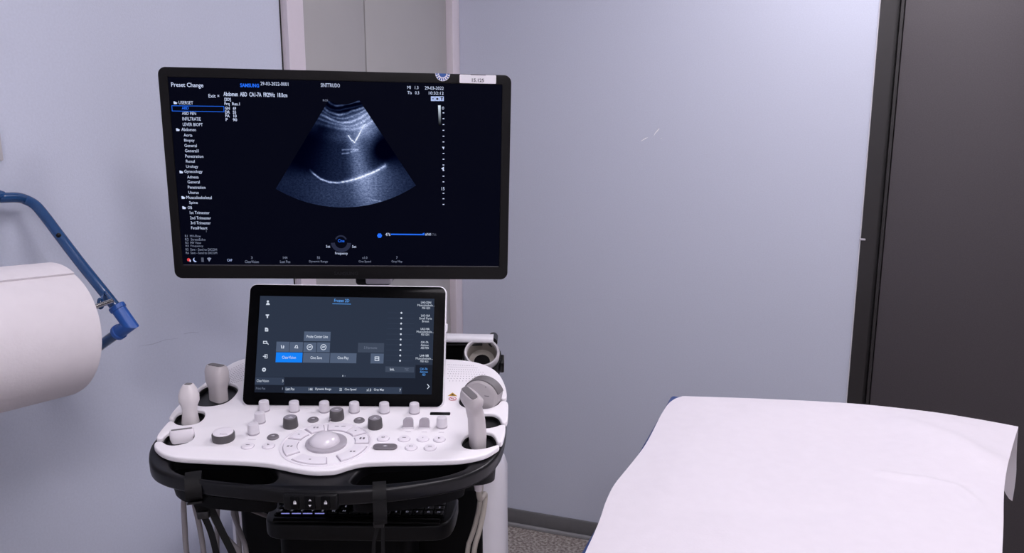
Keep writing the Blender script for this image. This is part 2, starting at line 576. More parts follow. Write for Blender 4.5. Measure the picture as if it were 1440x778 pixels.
class Print:
    """flat graphics laid on a plane: lettering, boxes, discs gathered by colour"""

    def __init__(s, plane, z):
        s.p = plane; s.z = z; s.m = {}

    def mb(s, m): return s.m.setdefault(m.name, (m, MB()))[1]

    def text(s, t, u0, u1, v0, v1, m, bold=.0, z=0.0):
        vs, fs, (a, b, c, d) = text_geo(t, bold)
        k = s.p.px((u0 + u1) / 2, (v0 + v1) / 2)
        cx, cy = s.p((u0 + u1) / 2, (v0 + v1) / 2)
        w, h = (u1 - u0) * k, (v1 - v0) * k
        s.mb(m).add([(cx + ((x - a) / (b - a) - .5) * w, cy + ((y - c) / (d - c) - .5) * h, s.z + z) for x, y in vs], fs)

    def rect(s, u0, u1, v0, v1, m, z=0.0):
        k = s.p.px((u0 + u1) / 2, (v0 + v1) / 2)
        cx, cy = s.p((u0 + u1) / 2, (v0 + v1) / 2)
        w, h = (u1 - u0) * k / 2, (v1 - v0) * k / 2
        s.mb(m).add([(cx - w, cy - h, s.z + z), (cx + w, cy - h, s.z + z), (cx + w, cy + h, s.z + z), (cx - w, cy + h, s.z + z)], [(0, 1, 2, 3)])

    def poly(s, pts, m, z=0.0):
        q = [s.p(*p) for p in pts]
        s.mb(m).add([(x, y, s.z + z) for x, y in q], [tuple(range(len(q)))])

    def disc(s, u, v, r, m, n=12, z=0.0, sy=1.0):
        k = s.p.px(u, v); cx, cy = s.p(u, v)
        s.mb(m).add([(cx + r * k * cos(2 * pi * i / n), cy + sy * r * k * sin(2 * pi * i / n), s.z + z) for i in range(n)], [tuple(range(n))])

    def ring(s, u, v, r0, r1, a0, a1, m, n=20, z=0.0, sy=1.0):
        k = s.p.px(u, v); cx, cy = s.p(u, v); vs = []
        for i in range(n + 1):
            a = rad(a0 + (a1 - a0) * i / n)
            for r in (r0, r1): vs.append((cx + r * k * cos(a), cy + sy * r * k * sin(a), s.z + z))
        s.mb(m).add(vs, [(2 * i, 2 * i + 1, 2 * i + 3, 2 * i + 2) for i in range(n)])

    def build(s, parent, names):
        for k, (m, mb) in s.m.items():
            me = bpy.data.meshes.new('print'); me.from_pydata(mb.v, [], mb.f); me.update()
            # face the viewer
            bm = bmesh.new(); bm.from_mesh(me)
            for f in bm.faces:
                f.normal_update()
                if f.normal.z < 0: f.normal_flip()
            bm.to_mesh(me); bm.free()
            add(names.get(k, 'screen_print'), me, m, parent, s.p.M)['kind'] = 'stuff'


S = Print(PM, ZS)
Tx = S.text
Tx('Preset Change', 240.8, 284.8, 116.4, 124.2, G_white, .008)
Tx('Exit ×', 292.9, 307.7, 132.4, 137.4, G_white)
Tx('SAMSUNG', 337.5, 363.6, 117.6, 122.8, G_blue, .03)
Tx('29-03-2022-0001', 366.3, 404.7, 115.4, 120.3, G_white)
Tx('SINTTRUDO', 451, 477.5, 117.4, 122.6, G_white)
Tx('Abdomen  ABD  CA1-7A  FR29Hz  18.0cm', 314.9, 402.7, 130, 136, G_white, .015)
for t, a, b, c, d in (('[2D]', 315.3, 324, 137.6, 142.8), ('Frq  Res.1', 315.5, 336.5, 144, 149.3), ('GN   69', 316, 331.3, 150.3, 154.4),
                      ('DR   55', 316.3, 331.3, 155.7, 159.9), ('FA   10', 316.7, 332, 160.8, 165.2), ('P    90', 317.1, 332.8, 166.4, 170.5)):
    Tx(t, a, b, c, d, G_white, .015)
for t, a, b, c, d in (('USERSET', 251, 270.7, 142.3, 146.8), ('ABD PEN', 255.6, 274.8, 157.5, 161.6), ('INFILTRATIE', 256.3, 281.4, 165, 169.6),
                      ('LEVER BIOPT', 256.9, 284.2, 173, 177.4), ('Abdomen', 254.8, 274.6, 180, 184.5), ('Aorta', 258, 269.6, 188, 192.2),
                      ('Biopsy', 258.7, 272.7, 195.5, 200.5), ('General', 259, 275.8, 202.8, 207), ('General1', 259.8, 278.5, 210, 214.3),
                      ('Penetration', 260.4, 285, 217.8, 222), ('Renal', 261, 273, 225, 229), ('Urology', 261.4, 277.9, 232.4, 237.4),
                      ('Gynecology', 259, 283.8, 239.2, 244.7), ('Adnexa', 263, 278.4, 247, 251.2), ('General', 263.5, 280, 254, 258.2),
                      ('Penetration', 264, 288, 261.5, 265.8), ('Uterus', 264.6, 278.6, 268.9, 273), ('Musculoskeletal', 262, 296.7, 275.9, 280.2),
                      ('Spine', 265.7, 277.3, 283.3, 288.2), ('OB', 263.5, 269.4, 290.3, 294.3), ('1st Trimester', 266.8, 293.7, 297.3, 301.5),
                      ('2nd Trimester', 267.2, 295.8, 304.7, 308.9), ('3rd Trimester', 268, 295.4, 311.7, 315.9), ('FetalHeart', 268.5, 290.8, 318.9, 323)):
    Tx(t, a, b, c, d, G_white)
Tx('ABD', 255.2, 264.6, 150, 154, G_blue, .01)
for (u, v) in ((246, 144.5), (249.6, 182.4), (254.4, 242), (257.2, 278), (258.4, 292.3)):
    S.poly([(u - 2.7, v - 1.8), (u - .6, v - 1.8), (u, v - 1), (u + 1.4, v - 1), (u + 1.4, v - .2), (u + 2.8, v - .2), (u + 1.8, v + 2), (u - 2.2, v + 2)], G_white)
for q in ([(240.6, 148.4), (314.6, 149.3), (314.6, 150), (240.6, 149.1)], [(241.2, 155.8), (314.8, 157), (314.8, 157.7), (241.2, 156.5)],
          [(240.6, 148.4), (241.3, 148.4), (241.9, 156.5), (241.2, 156.5)], [(313.9, 149.3), (314.6, 149.3), (314.8, 157.7), (314.1, 157.7)]):
    S.poly(q, G_blue)
for i, (t, b) in enumerate((('R1  MV-Flow', 281.5), ('R2  StressEcho', 288), ('R3  MV View', 282), ('R4  Frequency', 285), ('R5  Save - Send to DICOM', 304), ('R6  Save - Send to DICOM', 304.2))):
    v = 332.4 + i * 4.73
    Tx(t, 260 + i * .3, b, v - 1.7, v + 1.7, G_mid)
S.disc(264.8, 365.8, 2.4, G_red, 8); S.rect(266.2, 267.6, 365.6, 368.8, G_white, .0001)
S.poly([(273.2, 362.8), (272.4, 365.2), (273.6, 367.2), (276, 368), (274.6, 369.2), (272.2, 368.4), (270.8, 366), (271.4, 363.8)], G_pale)
S.rect(282.6, 286, 362.6, 369, G_grey)
S.poly([(290.6, 363.6), (293.7, 362.4), (296.8, 363.6), (293.7, 368.6)], G_mid)
S.rect(289.2, 290, 323.6, 327, G_grey, 0)
Tx('CAP', 319, 326, 364.6, 368.2, G_pale)
for t, w, l, lw, u in (('3', 2, 'ClearVision', 19, 353.7), ('144', 6, 'Last Pos', 14, 400.7), ('55', 4, 'Dynamic Range', 25.8, 447.6), ('x1.0', 7, 'Cine Speed', 17, 512.8), ('7', 2, 'Gray Map', 15, 558)):
    Tx(t, u - w / 2, u + w / 2, 361, 364.6, G_mid)
    Tx(l, u - lw / 2, u + lw / 2, 366.6, 370.4, G_mid)
Tx('Cine', 475, 484, 336.8, 341.2, G_blue, .01)
Tx('Frequency', 471.2, 488.6, 354.8, 359.6, G_white)
Tx('Set', 458.3, 463.9, 345, 348.8, G_white); Tx('Set', 495, 500.8, 345.2, 349, G_white)
S.ring(479.3, 341.2, 8.6, 14.2, 184, 356, G_ring)
S.ring(479.3, 339.6, 6.5, 8.6, 20, 160, G_ring)
S.disc(533.6, 331.8, 3.6, G_blue, 6)
Tx('476', 542, 548.8, 328, 332.2, G_white)
S.rect(549.8, 596.8, 329.2, 331, G_blue); S.poly([(593.5, 329.2), (596.8, 327.6), (596.8, 329.2)], G_blue)
Tx('#760', 598, 606, 328.2, 332, G_white); Tx('/766', 607, 613.5, 328.4, 332, G_grey)
Tx('MI   1.3', 572.8, 588.2, 121, 125.2, G_white); Tx('TIs   0.3', 572.8, 589.2, 128.3, 132.5, G_white)
Tx('29-03-2022', 597.5, 623.8, 121.7, 126.2, G_white); Tx('10:32:12', 603, 623.8, 128.9, 133.2, G_white)
for i in range(3):
    S.rect(605.9 + i * 6.15, 611.7 + i * 6.15, 135.6, 142, G_pale)
S.poly([(607, 137), (609, 140.6), (610.6, 136.6), (609, 138.6)], M_ink, .0001)
S.disc(614.9, 139.2, 1.7, M_ink, 8, .0001)
S.rect(620.4, 622, 136.6, 141.2, M_ink, .0001); S.rect(619.4, 623, 136.6, 138, M_ink, .0001)
Tx('0', 621.6, 624.4, 150, 154.2, G_white)
for v in (158.8, 167, 175.2, 183.4, 191.7, 199.7, 216, 224.1, 232.2, 240, 248, 256, 272.1, 279.8, 287.8):
    S.rect(622.4, 624.8, v - .55, v + .55, G_white)
S.poly([(621.6, 206.6), (625, 206.6), (623.8, 210.6)], G_white)
S.poly([(624.2, 234.6), (624.2, 240), (620.4, 237.3)], G_white)
Tx('15', 621, 625, 263.4, 267.8, G_white)
Tx('ROI', 453.8, 460.6, 139.8, 142.6, G_mid)
S.build(screen, {k: 'screen_lettering' for k in list(S.m)})


def vcol_mat(name):
    m = bpy.data.materials.new(name); m.use_nodes = True
    nt = m.node_tree; b = nt.nodes['Principled BSDF']
    b.inputs['Base Color'].default_value = (0, 0, 0, 1); b.inputs['Specular IOR Level'].default_value = 0
    a = nt.nodes.new('ShaderNodeAttribute'); a.attribute_name = 'picture'
    nt.links.new(a.outputs['Color'], b.inputs['Emission Color'])
    b.inputs['Emission Strength'].default_value = 1.0
    return m


from mathutils import noise as NZ


def seg_d(p, a, b):
    ax, ay = a; bx, by = b
    t = max(0, min(1, ((p[0] - ax) * (bx - ax) + (p[1] - ay) * (by - ay)) / ((bx - ax) ** 2 + (by - ay) ** 2)))
    return sqrt((p[0] - ax - t * (bx - ax)) ** 2 + (p[1] - ay - t * (by - ay)) ** 2)


def poly_d(p, pts): return min(seg_d(p, pts[i], pts[i + 1]) for i in range(len(pts) - 1))


def g(x, s): return math.exp(-(x / s) ** 2)


def sst(a, b, x):
    t = max(0, min(1, (x - a) / (b - a))); return t * t * (3 - 2 * t)


AP = (482.4, 107.0)
DIA = [(434, 238), (440, 244), (451, 252.2), (463, 256.4), (475, 257.4), (490, 254.6), (505.6, 250.2), (527.4, 241.5), (541, 233.5)]
VEE = [(489.8, 191.2), (493.5, 196.5), (498.6, 200.2), (503, 193), (507.8, 183.5), (512, 177)]


def us_int(u, v, r, th):
    """echo brightness of the scan at a screen point"""
    p = (u, v)
    sp = .75 + .75 * NZ.noise(V((u * .8, v * 1.3, 0))) + .5 * NZ.noise(V((u * .3, v * .5, 5)))
    I = 0.0
    near = 0
    for rr, s, a in ((41, 1.3, .45), (47.5, 1.2, .16), (53, 1.5, .6), (58.5, 1.2, .42), (64, 1.6, .75), (69.5, 1.6, .5), (75, 2.4, .42)):
        w = rr + 1.8 * sin(th * 6 + rr) + .8 * NZ.noise(V((th * 6, rr, 1)))
        near += a * g(r - w, s) * (.7 + .5 * NZ.noise(V((th * 5, rr * .3, 2))))
    near *= sst(-34, -12, math.degrees(th)) * .55 + .45
    I += near
    I += .34 * sst(48, 60, r) * (1 - sst(78, 100, r)) * (.35 + .65 * sst(-14, 12, math.degrees(th)))
    d = math.degrees(th)
    I += .30 * g(d - 24, 12) * (1 - sst(85, 130, r)) * sst(50, 66, r)
    I *= (1 - .75 * g(d + 22, 9) * sst(62, 80, r))
    I += .11 * sst(75, 90, r) * g(d + 3, 14)
    I += (.36 * sst(85, 100, r) * g(d - 9.5 - (r - 100) * .02, 5.5)) * (1 - .3 * sst(140, 160, r))
    I += .14 * sst(70, 90, r) * g(d - 17, 12)
    I -= .22 * g(u - 533, 15) * g(v - 207, 17)
    dd = poly_d(p, DIA)
    ends = sst(433, 446, u) * (1 - .5 * sst(528, 541, u))
    I += 1.05 * g(dd, 1.05 + .4 * NZ.noise(V((u * .15, 3, 9)))) * ends * (.85 + .3 * NZ.noise(V((u * .25, v * .2, 4)))) + .35 * g(dd, 3.5) * sst(470, 500, u)
    I += .95 * g(poly_d(p, VEE), .8 + .35 * NZ.noise(V((u * .3, v * .3, 9)))) * (1 - sst(503, 512, u) * .85) + .15 * g(poly_d(p, VEE), 4)
    I += .45 * g(seg_d(p, (481, 211), (503, 210)), .8) + .5 * g(seg_d(p, (481, 216.3), (491, 215.3)), .8) + .35 * g(seg_d(p, (493, 214), (503, 211)), .9)
    if u < 440: bnd, sw_ = 245 - (440 - u) * .15, 6 + (440 - u) * .35
    elif u > 541: bnd, sw_ = 233.5 - (u - 541) * .1, 8 + (u - 541) * .5
    else: bnd, sw_ = 257.5 - (.0105 if u < 474 else .0054) * (u - 474) ** 2, 6
    I += sst(-sw_, sw_, v - bnd) * (.115 + .19 * g(u - 522, 24) * (1 - sst(250, 288, v)))
    I += .35 * g(seg_d(p, (520, 281), (534, 283)), 1.0) * sp
    I *= .4 + .6 * sp
    I *= .9 + .1 * (1 - sst(170, 184, r))
    return max(I, 0.0) + .012


NT_, NR_ = 210, 190
vs = []; cols = []
for i in range(NT_ + 1):
    th = rad(-30.9 + (33.6 + 30.9) * i / NT_)
    for j in range(NR_ + 1):
        r = 40 + (185 - 40) * j / NR_
        u, v = AP[0] + r * sin(th), AP[1] + r * cos(th)
        x, y = PM(u, v); vs.append((x, y, ZS))
        I = us_int(u, v, r, th) ** 1.55 * 1.05
        cols.append((min(.55 * I ** 1.3, 1), min(.64 * I ** 1.18, 1), min(I * .95 + .004, 1), 1))
fs = [(i * (NR_ + 1) + j, (i + 1) * (NR_ + 1) + j, (i + 1) * (NR_ + 1) + j + 1, i * (NR_ + 1) + j + 1) for i in range(NT_) for j in range(NR_)]
me = bpy.data.meshes.new('scan_image'); me.from_pydata(vs, [], fs); me.update()
ca = me.color_attributes.new('picture', 'FLOAT_COLOR', 'POINT')
ca.data.foreach_set('color', [c for q in cols for c in q])
M_scan = vcol_mat('scan_picture')
o = add('scan_image', me, M_scan, screen, MON); o['label'] = 'blue-grey fan shaped ultrasound picture'
# grey scale wedge beside the depth ruler
vs = []; cols = []
for j in range(13):
    v = 148.3 + 28.3 * j / 12
    for u in (616 + .08 * j, 619.6 + .04 * j):
        x, y = PM(u, v); vs.append((x, y, ZS)); k = (1 - j / 12) ** 1.6
        cols.append((.75 * k, .85 * k, 1.0 * k, 1))
me = bpy.data.meshes.new('grey_scale'); me.from_pydata(vs, [], [(2 * j, 2 * j + 1, 2 * j + 3, 2 * j + 2) for j in range(12)]); me.update()
ca = me.color_attributes.new('picture', 'FLOAT_COLOR', 'POINT'); ca.data.foreach_set('color', [c for q in cols for c in q])
add('grey_scale', me, M_scan, screen, MON)

# bezel print and stickers
B = Print(PM, .0003)
B.text('SAMSUNG', 470, 503.5, 382, 387.2, mat('bezel_print', (.0025, .0025, .003), .3, noise=.02), .03)
B.build(bez, {k: 'bezel_lettering' for k in B.m})
x0, y0 = PM(646.2, 104.6); x1, y1 = PM(697.6, 118)
stk = part('number_sticker', plate('number_sticker', [rrect(x1 - x0, y0 - y1, .0015, 4, (x0 + x1) / 2, (y0 + y1) / 2)], .0001, .0008), M_stick, MON, bez)
stk['label'] = 'white sticker printed 15.125'
B = Print(PM, .001)
B.text('15.125', 663.6, 680.6, 110.6, 115.4, M_ink, .02)
B.rect(662, 683, 105.2, 105.9, M_print)
B.build(bez, {k: 'sticker_lettering' for k in B.m})
B = Print(PM, .0005)
B.ring(622.5, 103.4, 0, 10.4, 180, 360, M_stick, 24)
B.ring(622.5, 103.4, 0, 5.2, 180, 360, M_stickb, 18, .0001)
for k in range(9):
    a = 186 + k * 21
    B.ring(622.5, 103.4, 6.3, 9.9, a - 4.5 + 0, a + 6, M_stickb, 2, .0001)
B.build(bez, {k: 'seal_sticker' for k in B.m})

# ------------------------------------------------------------------ arm between monitor and body
nk = MON @ V((.044, -MH / 2 + .03, -.07))
am = MB()
am.loft([[V((nk.x + x, nk.y + y, z)) for x, y in rrect(w, d, .012, 4)] for w, d, z in ((.044, .03, 1.30), (.050, .03, 1.20), (.066, .04, 1.10), (.11, .08, 1.0), (.12, .09, .80))])
part('monitor_arm', am.mesh('monitor_arm', 40), M_silver)
part('arm_joint', rbox('arm_joint', (.062, .05, .02), .006, 3, tuple(V((nk.x, nk.y, 1.215)))), M_black)
part('arm_hinge', rbox('arm_hinge', (.045, .075, .03), .004, 3, (.053, -MH / 2 + .018, -.055)), M_silver, MON)
part('arm_plate', rbox('arm_plate', (.066, .06, .012), .003, 3, (.052, -MH / 2 + .017, -.074)), M_black, MON)

# ------------------------------------------------------------------ touch panel
rim = part('touch_housing', plate('touch_housing', [rrect(TW, TH, .011, 8)], -.016, -.0015, .003), M_rim, TCH)
tg = part('touch_screen', plate('touch_screen', [rrect(TW - .0035, TH - .0035, .0095, 8)], -.004, 0, .0006), M_glass, TCH)
sup = MB().loft([[V((x, y, z)) for x, y in rrect(w, h, .012, 4, 0, cy)] for w, h, cy, z in ((.22, .13, -.01, -.0155), (.16, .10, -.02, -.04), (.14, .08, -.035, -.075))])
part('touch_support', sup.mesh('touch_support', 40), M_white2, TCH)
PT2 = Plane(TCH)
Z1 = .0002
D = Print(PT2, Z1)
# crop coordinates of the touch image (3.89 x, origin 330,390)


def c5(x, y): return (330 + x / 3.89, 390 + y / 3.89)


def drect(x0, x1, y0, y1, m, z=0.0):
    a = c5(x0, y0); b = c5(x1, y1); D.rect(a[0], b[0], a[1], b[1], m, z)


def dtext(t, x0, x1, y0, y1, m, bold=.0, z=.0002):
    a = c5(x0, y0); b = c5(x1, y1); D.text(t, a[0], b[0], a[1], b[1], m, bold, z)


def dpoly(pts, m, z=.0002): D.poly([c5(*p) for p in pts], m, z)


dpoly([(140, 102), (1093, 118), (1078, 642), (108, 630)], G_tbg2, 0)
dpoly([(140, 102), (1093, 118), (1082, 480), (990, 480), (988, 553), (113, 545)], G_tbg, .00005)
dpoly([(113, 547), (272, 549), (271, 590), (110, 588)], G_tbar, .0001)
dpoly([(274, 598), (916, 602), (914, 638), (273, 634)], G_tbar, .0001)
dpoly([(825, 488), (983, 491), (981, 522), (824, 519)], G_tbtn2, .0001)
for (x0, x1, y0, y1, m) in ((380, 524, 298, 350, G_tbtn), (228, 299, 353, 408, G_tbtn), (302, 373, 355, 409, G_tbtn), (377, 447, 357, 410, G_tbtn),
                            (451, 521, 357, 410, G_tbtn), (226, 370, 412, 466, G_tblue), (375, 519, 414, 468, G_tbtn), (523, 666, 416, 470, G_tbtn),
                            (675, 817, 360, 412, G_tbtn2), (744, 815, 418, 472, G_tbtn)):
    BT = Print(PT2, Z1 + .0001); a_ = c5(x0, y0); b_ = c5(x1, y1); BT.rect(a_[0], b_[0], a_[1], b_[1], m); BT.build(tg, {kk: 'touch_button' for kk in BT.m})
dtext('Frozen 2D', 545, 627, 119, 137, G_tcy, .01)
dpoly([(535, 144), (636, 146), (636, 149), (535, 147)], G_tcy)
dtext('Probe Center Line', 395, 510, 317, 333, G_ttxt, .012)
dtext('ClearVision', 260, 335, 431, 446, G_ttxt)
dtext('Cine Save', 415, 478, 433, 448, G_ttxt, .012)
dtext('Cine Play', 563, 624, 434, 453, G_ttxt, .012)
dtext('S-Harmonic', 708, 780, 379, 393, G_tdim)
dtext('Init.', 850, 874, 497, 511, G_ttxt, .015); dtext('TGC', 930, 952, 499, 511, G_tdim)
dtext('ClearVision', 121, 187, 559, 574, G_ttxt); dtext('3', 260, 267, 560, 574, G_ttxt)
dtext('Print Pos', 117, 168, 602, 615, G_tdim); dtext('1', 260, 264, 603, 616, G_tdim)
for t, a, b in (('Last Pos', 280, 327), ('144', 406, 426), ('Dynamic Range', 442, 528), ('55', 574, 587), ('Cine Speed', 602, 665), ('x1.0', 722, 747), ('Gray Map', 762, 817), ('7', 902, 910)):
    y = 604 + (a - 280) * .011
    dtext(t, a, b, y, y + 15, G_ttxt, .01)
for t, y, m in ((('LA3-22AI', 'Musculoskele...', 'MSK GEN'), 138, G_ttxt), (('LA3-16A', 'Small Parts', 'Breast'), 210, G_ttxt), (('LA2-14A', 'Musculoskele...', 'MSK GEN'), 283, G_ttxt),
                (('CA1-7A', 'Abdomen', 'ABD PEN'), 356, G_ttxt), (('LA4-18B', 'Musculoskele...', 'MSK ALG'), 429, G_ttxt), (('CA1-7A', 'Abdomen', 'ABD'), 502, G_tcy)):
    cx = 1047 - (y - 138) * .033
    for k, s_ in enumerate(t):
        w = (len(s_) * 6.2) if k else (len(s_) * 6.9)
        dtext(s_, cx - w / 2, cx + w / 2, y - 6 + 15.5 * k, y + 6 + 15.5 * k, m, .012 if k == 0 else .0)
for k in range(10):
    x, y = 912.5 - k * .85, 195.5 + k * 29.1
    a = c5(x, y); D.disc(a[0], a[1], 1.35, G_ttxt, 8, .0002)
    drect(x - 78, x + 70, y - .8, y + .8, G_tbar, .0001)
dpoly([(1052, 586), (1056, 584), (1067, 599), (1055, 612), (1052, 610), (1062, 599)], G_ttxt)
dpoly([(590, 536), (594, 536), (594, 544), (590, 544)], G_ttxt); dpoly([(603, 537), (606, 537), (605, 544), (602, 544)], G_tdim)
# icons down the left edge
a = c5(182, 133); D.disc(a[0], a[1], 1.6, G_ttxt, 10, .0002); dpoly([(172, 152), (174, 144), (180, 140), (186, 140), (191, 144), (193, 152)], G_ttxt)
dpoly([(170, 204), (189, 204), (189, 209), (183, 213), (183, 224), (176, 224), (176, 213), (170, 209)], G_ttxt)
dpoly([(166, 276), (178, 276), (184, 282), (184, 297), (166, 297)], G_ttxt); dpoly([(170, 285), (180, 285), (180, 287), (170, 287)], G_tbg, .0003); dpoly([(170, 290), (180, 290), (180, 292), (170, 292)], G_tbg, .0003)
dpoly([(156, 349), (178, 349), (178, 364), (156, 364)], G_ttxt); dpoly([(160, 353), (174, 353), (174, 360), (160, 360)], G_tbg, .0003); dpoly([(176, 360), (180, 358), (187, 367), (184, 370)], G_ttxt)
dpoly([(164, 422), (180, 422), (180, 444), (164, 444)], G_ttxt); dpoly([(167, 425), (177, 425), (177, 441), (167, 441)], G_tbg, .0003); dpoly([(155, 431), (168, 431), (168, 427), (174, 433), (168, 439), (168, 435), (155, 435)], G_ttxt, .0004)
a = c5(161, 506); D.disc(a[0], a[1], 2.9, G_ttxt, 8, .0002); D.disc(a[0], a[1], 1.1, G_tbg, 8, .0003)
# icons in the small buttons
dpoly([(253, 372), (258, 372), (262, 390), (256, 390)], G_ttxt); dpoly([(266, 372), (272, 376), (270, 390), (264, 390)], G_ttxt)
dpoly([(326, 388), (334, 372), (344, 372), (348, 390)], G_ttxt); dpoly([(332, 385), (337, 376), (341, 376), (343, 385)], G_tbtn, .0003)
for x, y in ((411, 383), (486, 383)):
    a = c5(x, y); D.ring(a[0], a[1], 3.2, 4.2, 0, 360, G_ttxt, 18, .0002); dpoly([(x - 8, y - 3), (x + 8, y - 5), (x + 8, y + 1), (x - 8, y + 3)], G_ttxt)
dpoly([(766, 434), (791, 434), (791, 458), (766, 458)], G_ttxt); dpoly([(770, 438), (787, 438), (787, 444), (770, 444)], G_tbtn, .0003); dpoly([(770, 447), (787, 447), (787, 454), (770, 454)], G_tbtn, .0003)
dn = {k: 'touch_lettering' for k in D.m}
for k in ('touch_bg', 'touch_bg_dark'): dn[k] = 'touch_picture'
for k in ('touch_bar', 'touch_button', 'touch_button_dim', 'touch_blue'): dn[k] = 'touch_buttons'
D.build(tg, dn)
part('power_key', rbox('power_key', (.003, .012, .005), .001, 2, (TW / 2 + .0005, .028, -.009)), M_rim, TCH, rim)

# ------------------------------------------------------------------ console
WHITE = [(216, 625), (218, 630), (228, 638), (246, 643.5), (292.5, 646), (339, 648), (373.5, 650.4), (396.7, 654.6), (420, 659.7), (443, 662.4), (460, 661.8), (473.7, 660.6), (489.7, 655),
         (505.7, 650.8), (528.6, 649.2), (597, 648), (643, 647), (666, 643.5), (684, 639), (698, 630.5), (703, 626.5), (700, 624.8), (695, 626.5),
         (684, 630), (668.6, 632), (655, 630.5), (649, 626), (650, 618), (655, 611.5), (668, 607.5), (684, 607), (693, 609.5), (697, 615.5), (698.5, 621.2), (705, 622.3),
         (707, 620), (710, 610), (711.3, 599), (709.5, 597), (703, 597), (697, 600), (681, 602.6), (669, 601), (664, 594), (669, 585.5), (680, 581.4), (692, 581.3), (700, 584.5),
         (704, 590), (705.5, 593.6), (712.8, 594), (714.5, 588), (715, 570), (714.3, 566), (712, 563.8), (703.6, 563.6),
         (701, 568), (691.7, 573), (681, 575), (662, 575), (649, 571), (645, 565), (647, 556), (653, 547), (665, 542), (685, 543), (698, 549), (702.5, 556), (704, 560.2), (712.5, 560.4),
         (713, 552), (709.5, 538.7), (701.8, 524.8), (689.4, 515.6), (671, 509.4), (651, 506.3), (627.7, 504.8), (560, 503), (480, 501.5), (400, 501), (362, 501), (343.5, 503.5), (320, 512.7),
         (288, 538), (267, 554), (246, 574), (237.5, 586), (238.5, 588), (245, 587.6), (247.5, 582.5), (254, 578.7), (278.7, 576), (288, 578.5), (288, 585), (285, 590), (276.4, 596),
         (257.8, 598.3), (248, 596.5), (243.5, 591.6), (237.5, 591.5), (228, 602), (219.5, 613.5), (221, 617), (229, 616.4), (232, 611.5), (240, 606.4), (260, 603.4), (272.5, 606.4), (274, 613.4),
         (267, 621.5), (246.3, 626.6), (234, 625.3), (229, 620.6), (219, 620.6)]
HOLES = {
    'R3': [(695, 626.5), (684, 630), (668.6, 632), (655, 630.5), (649, 626), (650, 618), (655, 611.5), (668, 607.5), (684, 607), (693, 609.5), (697, 615.5), (699, 622)],
    'R2': [(703, 597), (697, 600), (681, 602.6), (669, 601), (664, 594), (669, 585.5), (680, 581.4), (692, 581.3), (700, 584.5), (704, 590)],
    'R1': [(703.6, 563), (701, 568), (691.7, 573), (681, 575), (662, 575), (649, 571), (645, 565), (647, 556), (653, 547), (665, 542), (685, 543), (698, 549), (702.5, 556)],
    'L1': [(275.2, 569.4), (273.5, 558), (278.7, 547.4), (292.6, 539.3), (308, 537.5), (326, 538.2), (335.4, 544), (333, 553), (320, 566), (302, 570.6), (287, 571.5)],
    'L2': [(245, 588), (247.5, 582.5), (254, 578.7), (278.7, 576), (288, 578.5), (288, 585), (285, 590), (276.4, 596), (257.8, 598.3), (248, 596.5), (244, 591.6)],
    'L3': [(229, 618.5), (232, 611.5), (240, 606.4), (260, 603.4), (272.5, 606.4), (274, 613.4), (267, 621.5), (246.3, 626.6), (234, 625.3)],
}
WT = .008
wp = chaikin([PP(*p) for p in WHITE], 2)
hL1 = chaikin([PP(*p) for p in HOLES['L1']], 2)
part('control_panel', plate('control_panel', [wp, hL1], -WT, 0, .0022, 4, 50), M_white, PAN)
hl2 = {k: chaikin([PP(*p) for p in h], 2) for k, h in HOLES.items()}


def cen(p): return (sum(q[0] for q in p) / len(p), sum(q[1] for q in p) / len(p))


def grow(p, k):
    c = cen(p); return [(c[0] + (x - c[0]) * k, c[1] + (y - c[1]) * k) for x, y in p]


# black cups hanging under the openings
for k, h in hl2.items():
    dpt = .05
    if k == 'L3': dpt = .045
    out0, in0 = grow(h, 1.05), grow(h, .985)
    out1, in1 = grow(h, .93), grow(h, .86)
    zt = -.0016
    rings = [[V((x, y, -dpt - .004)) for x, y in out1], [V((x, y, -WT - .0005)) for x, y in out0], [V((x, y, -WT - .0005)) for x, y in grow(h, 1.002)],
             [V((x, y, zt - .003)) for x, y in grow(h, .992)], [V((x, y, zt - .003)) for x, y in grow(h, .931)], [V((x, y, -dpt)) for x, y in in1]]
    part('probe_cup', MB().loft(rings).mesh('probe_cup', 40), M_black, PAN)

# the black rim with two hand slots
HZ = -WT - .0012
RIMO = [(213.5, 622), (209, 634), (208.5, 648), (214, 658), (228, 665.5), (246, 670.5), (264, 674), (291.5, 678.4), (360, 685.5), (428.8, 691.5), (480, 691.5), (524, 688.8), (551.5, 687), (597.3, 681), (643, 673),
        (666, 665), (688.8, 652.6), (702.5, 636.6), (708.5, 622), (712.5, 600), (713, 570), (707, 543), (690, 522), (650, 512), (560, 509), (400, 509), (342, 513), (312, 532), (280, 557), (248, 584), (230, 604)]
SL = [(239, 655), (242, 649.5), (250, 647), (291.5, 647.4), (340, 648.6), (371.6, 649.5), (383, 657), (390, 666), (388.5, 676), (374, 680.2), (337, 679), (291.5, 674.4), (264, 668.6), (248, 663)]
SR = [(492, 676.6), (499, 681), (528.6, 680), (574.4, 676.6), (620, 669.8), (650, 660.6), (657, 654.6), (647.6, 648.5), (597, 650), (528.6, 652.6), (515, 655), (501, 666)]
off = HZ
ro = chaikin([PP(u, v, off) for u, v in RIMO], 2)
sl = chaikin([PP(u, v, off) for u, v in SL], 2); sr = chaikin([PP(u, v, off) for u, v in SR], 2)
cuts = [grow(hl2[k], 1.06) for k in ('R1', 'R2', 'R3', 'L1', 'L2', 'L3')]
# cuts lie partly outside the rim, so the rim is drawn in at the sides and the cups stand clear of it
rim_h = plate('handle_rim', [ro, sl, sr], HZ - .020, HZ, .0045, 4, 50)
# openings for the cups: remove by splitting into a front handle and a core
part('handle_rim', rim_h, M_handle, PAN)

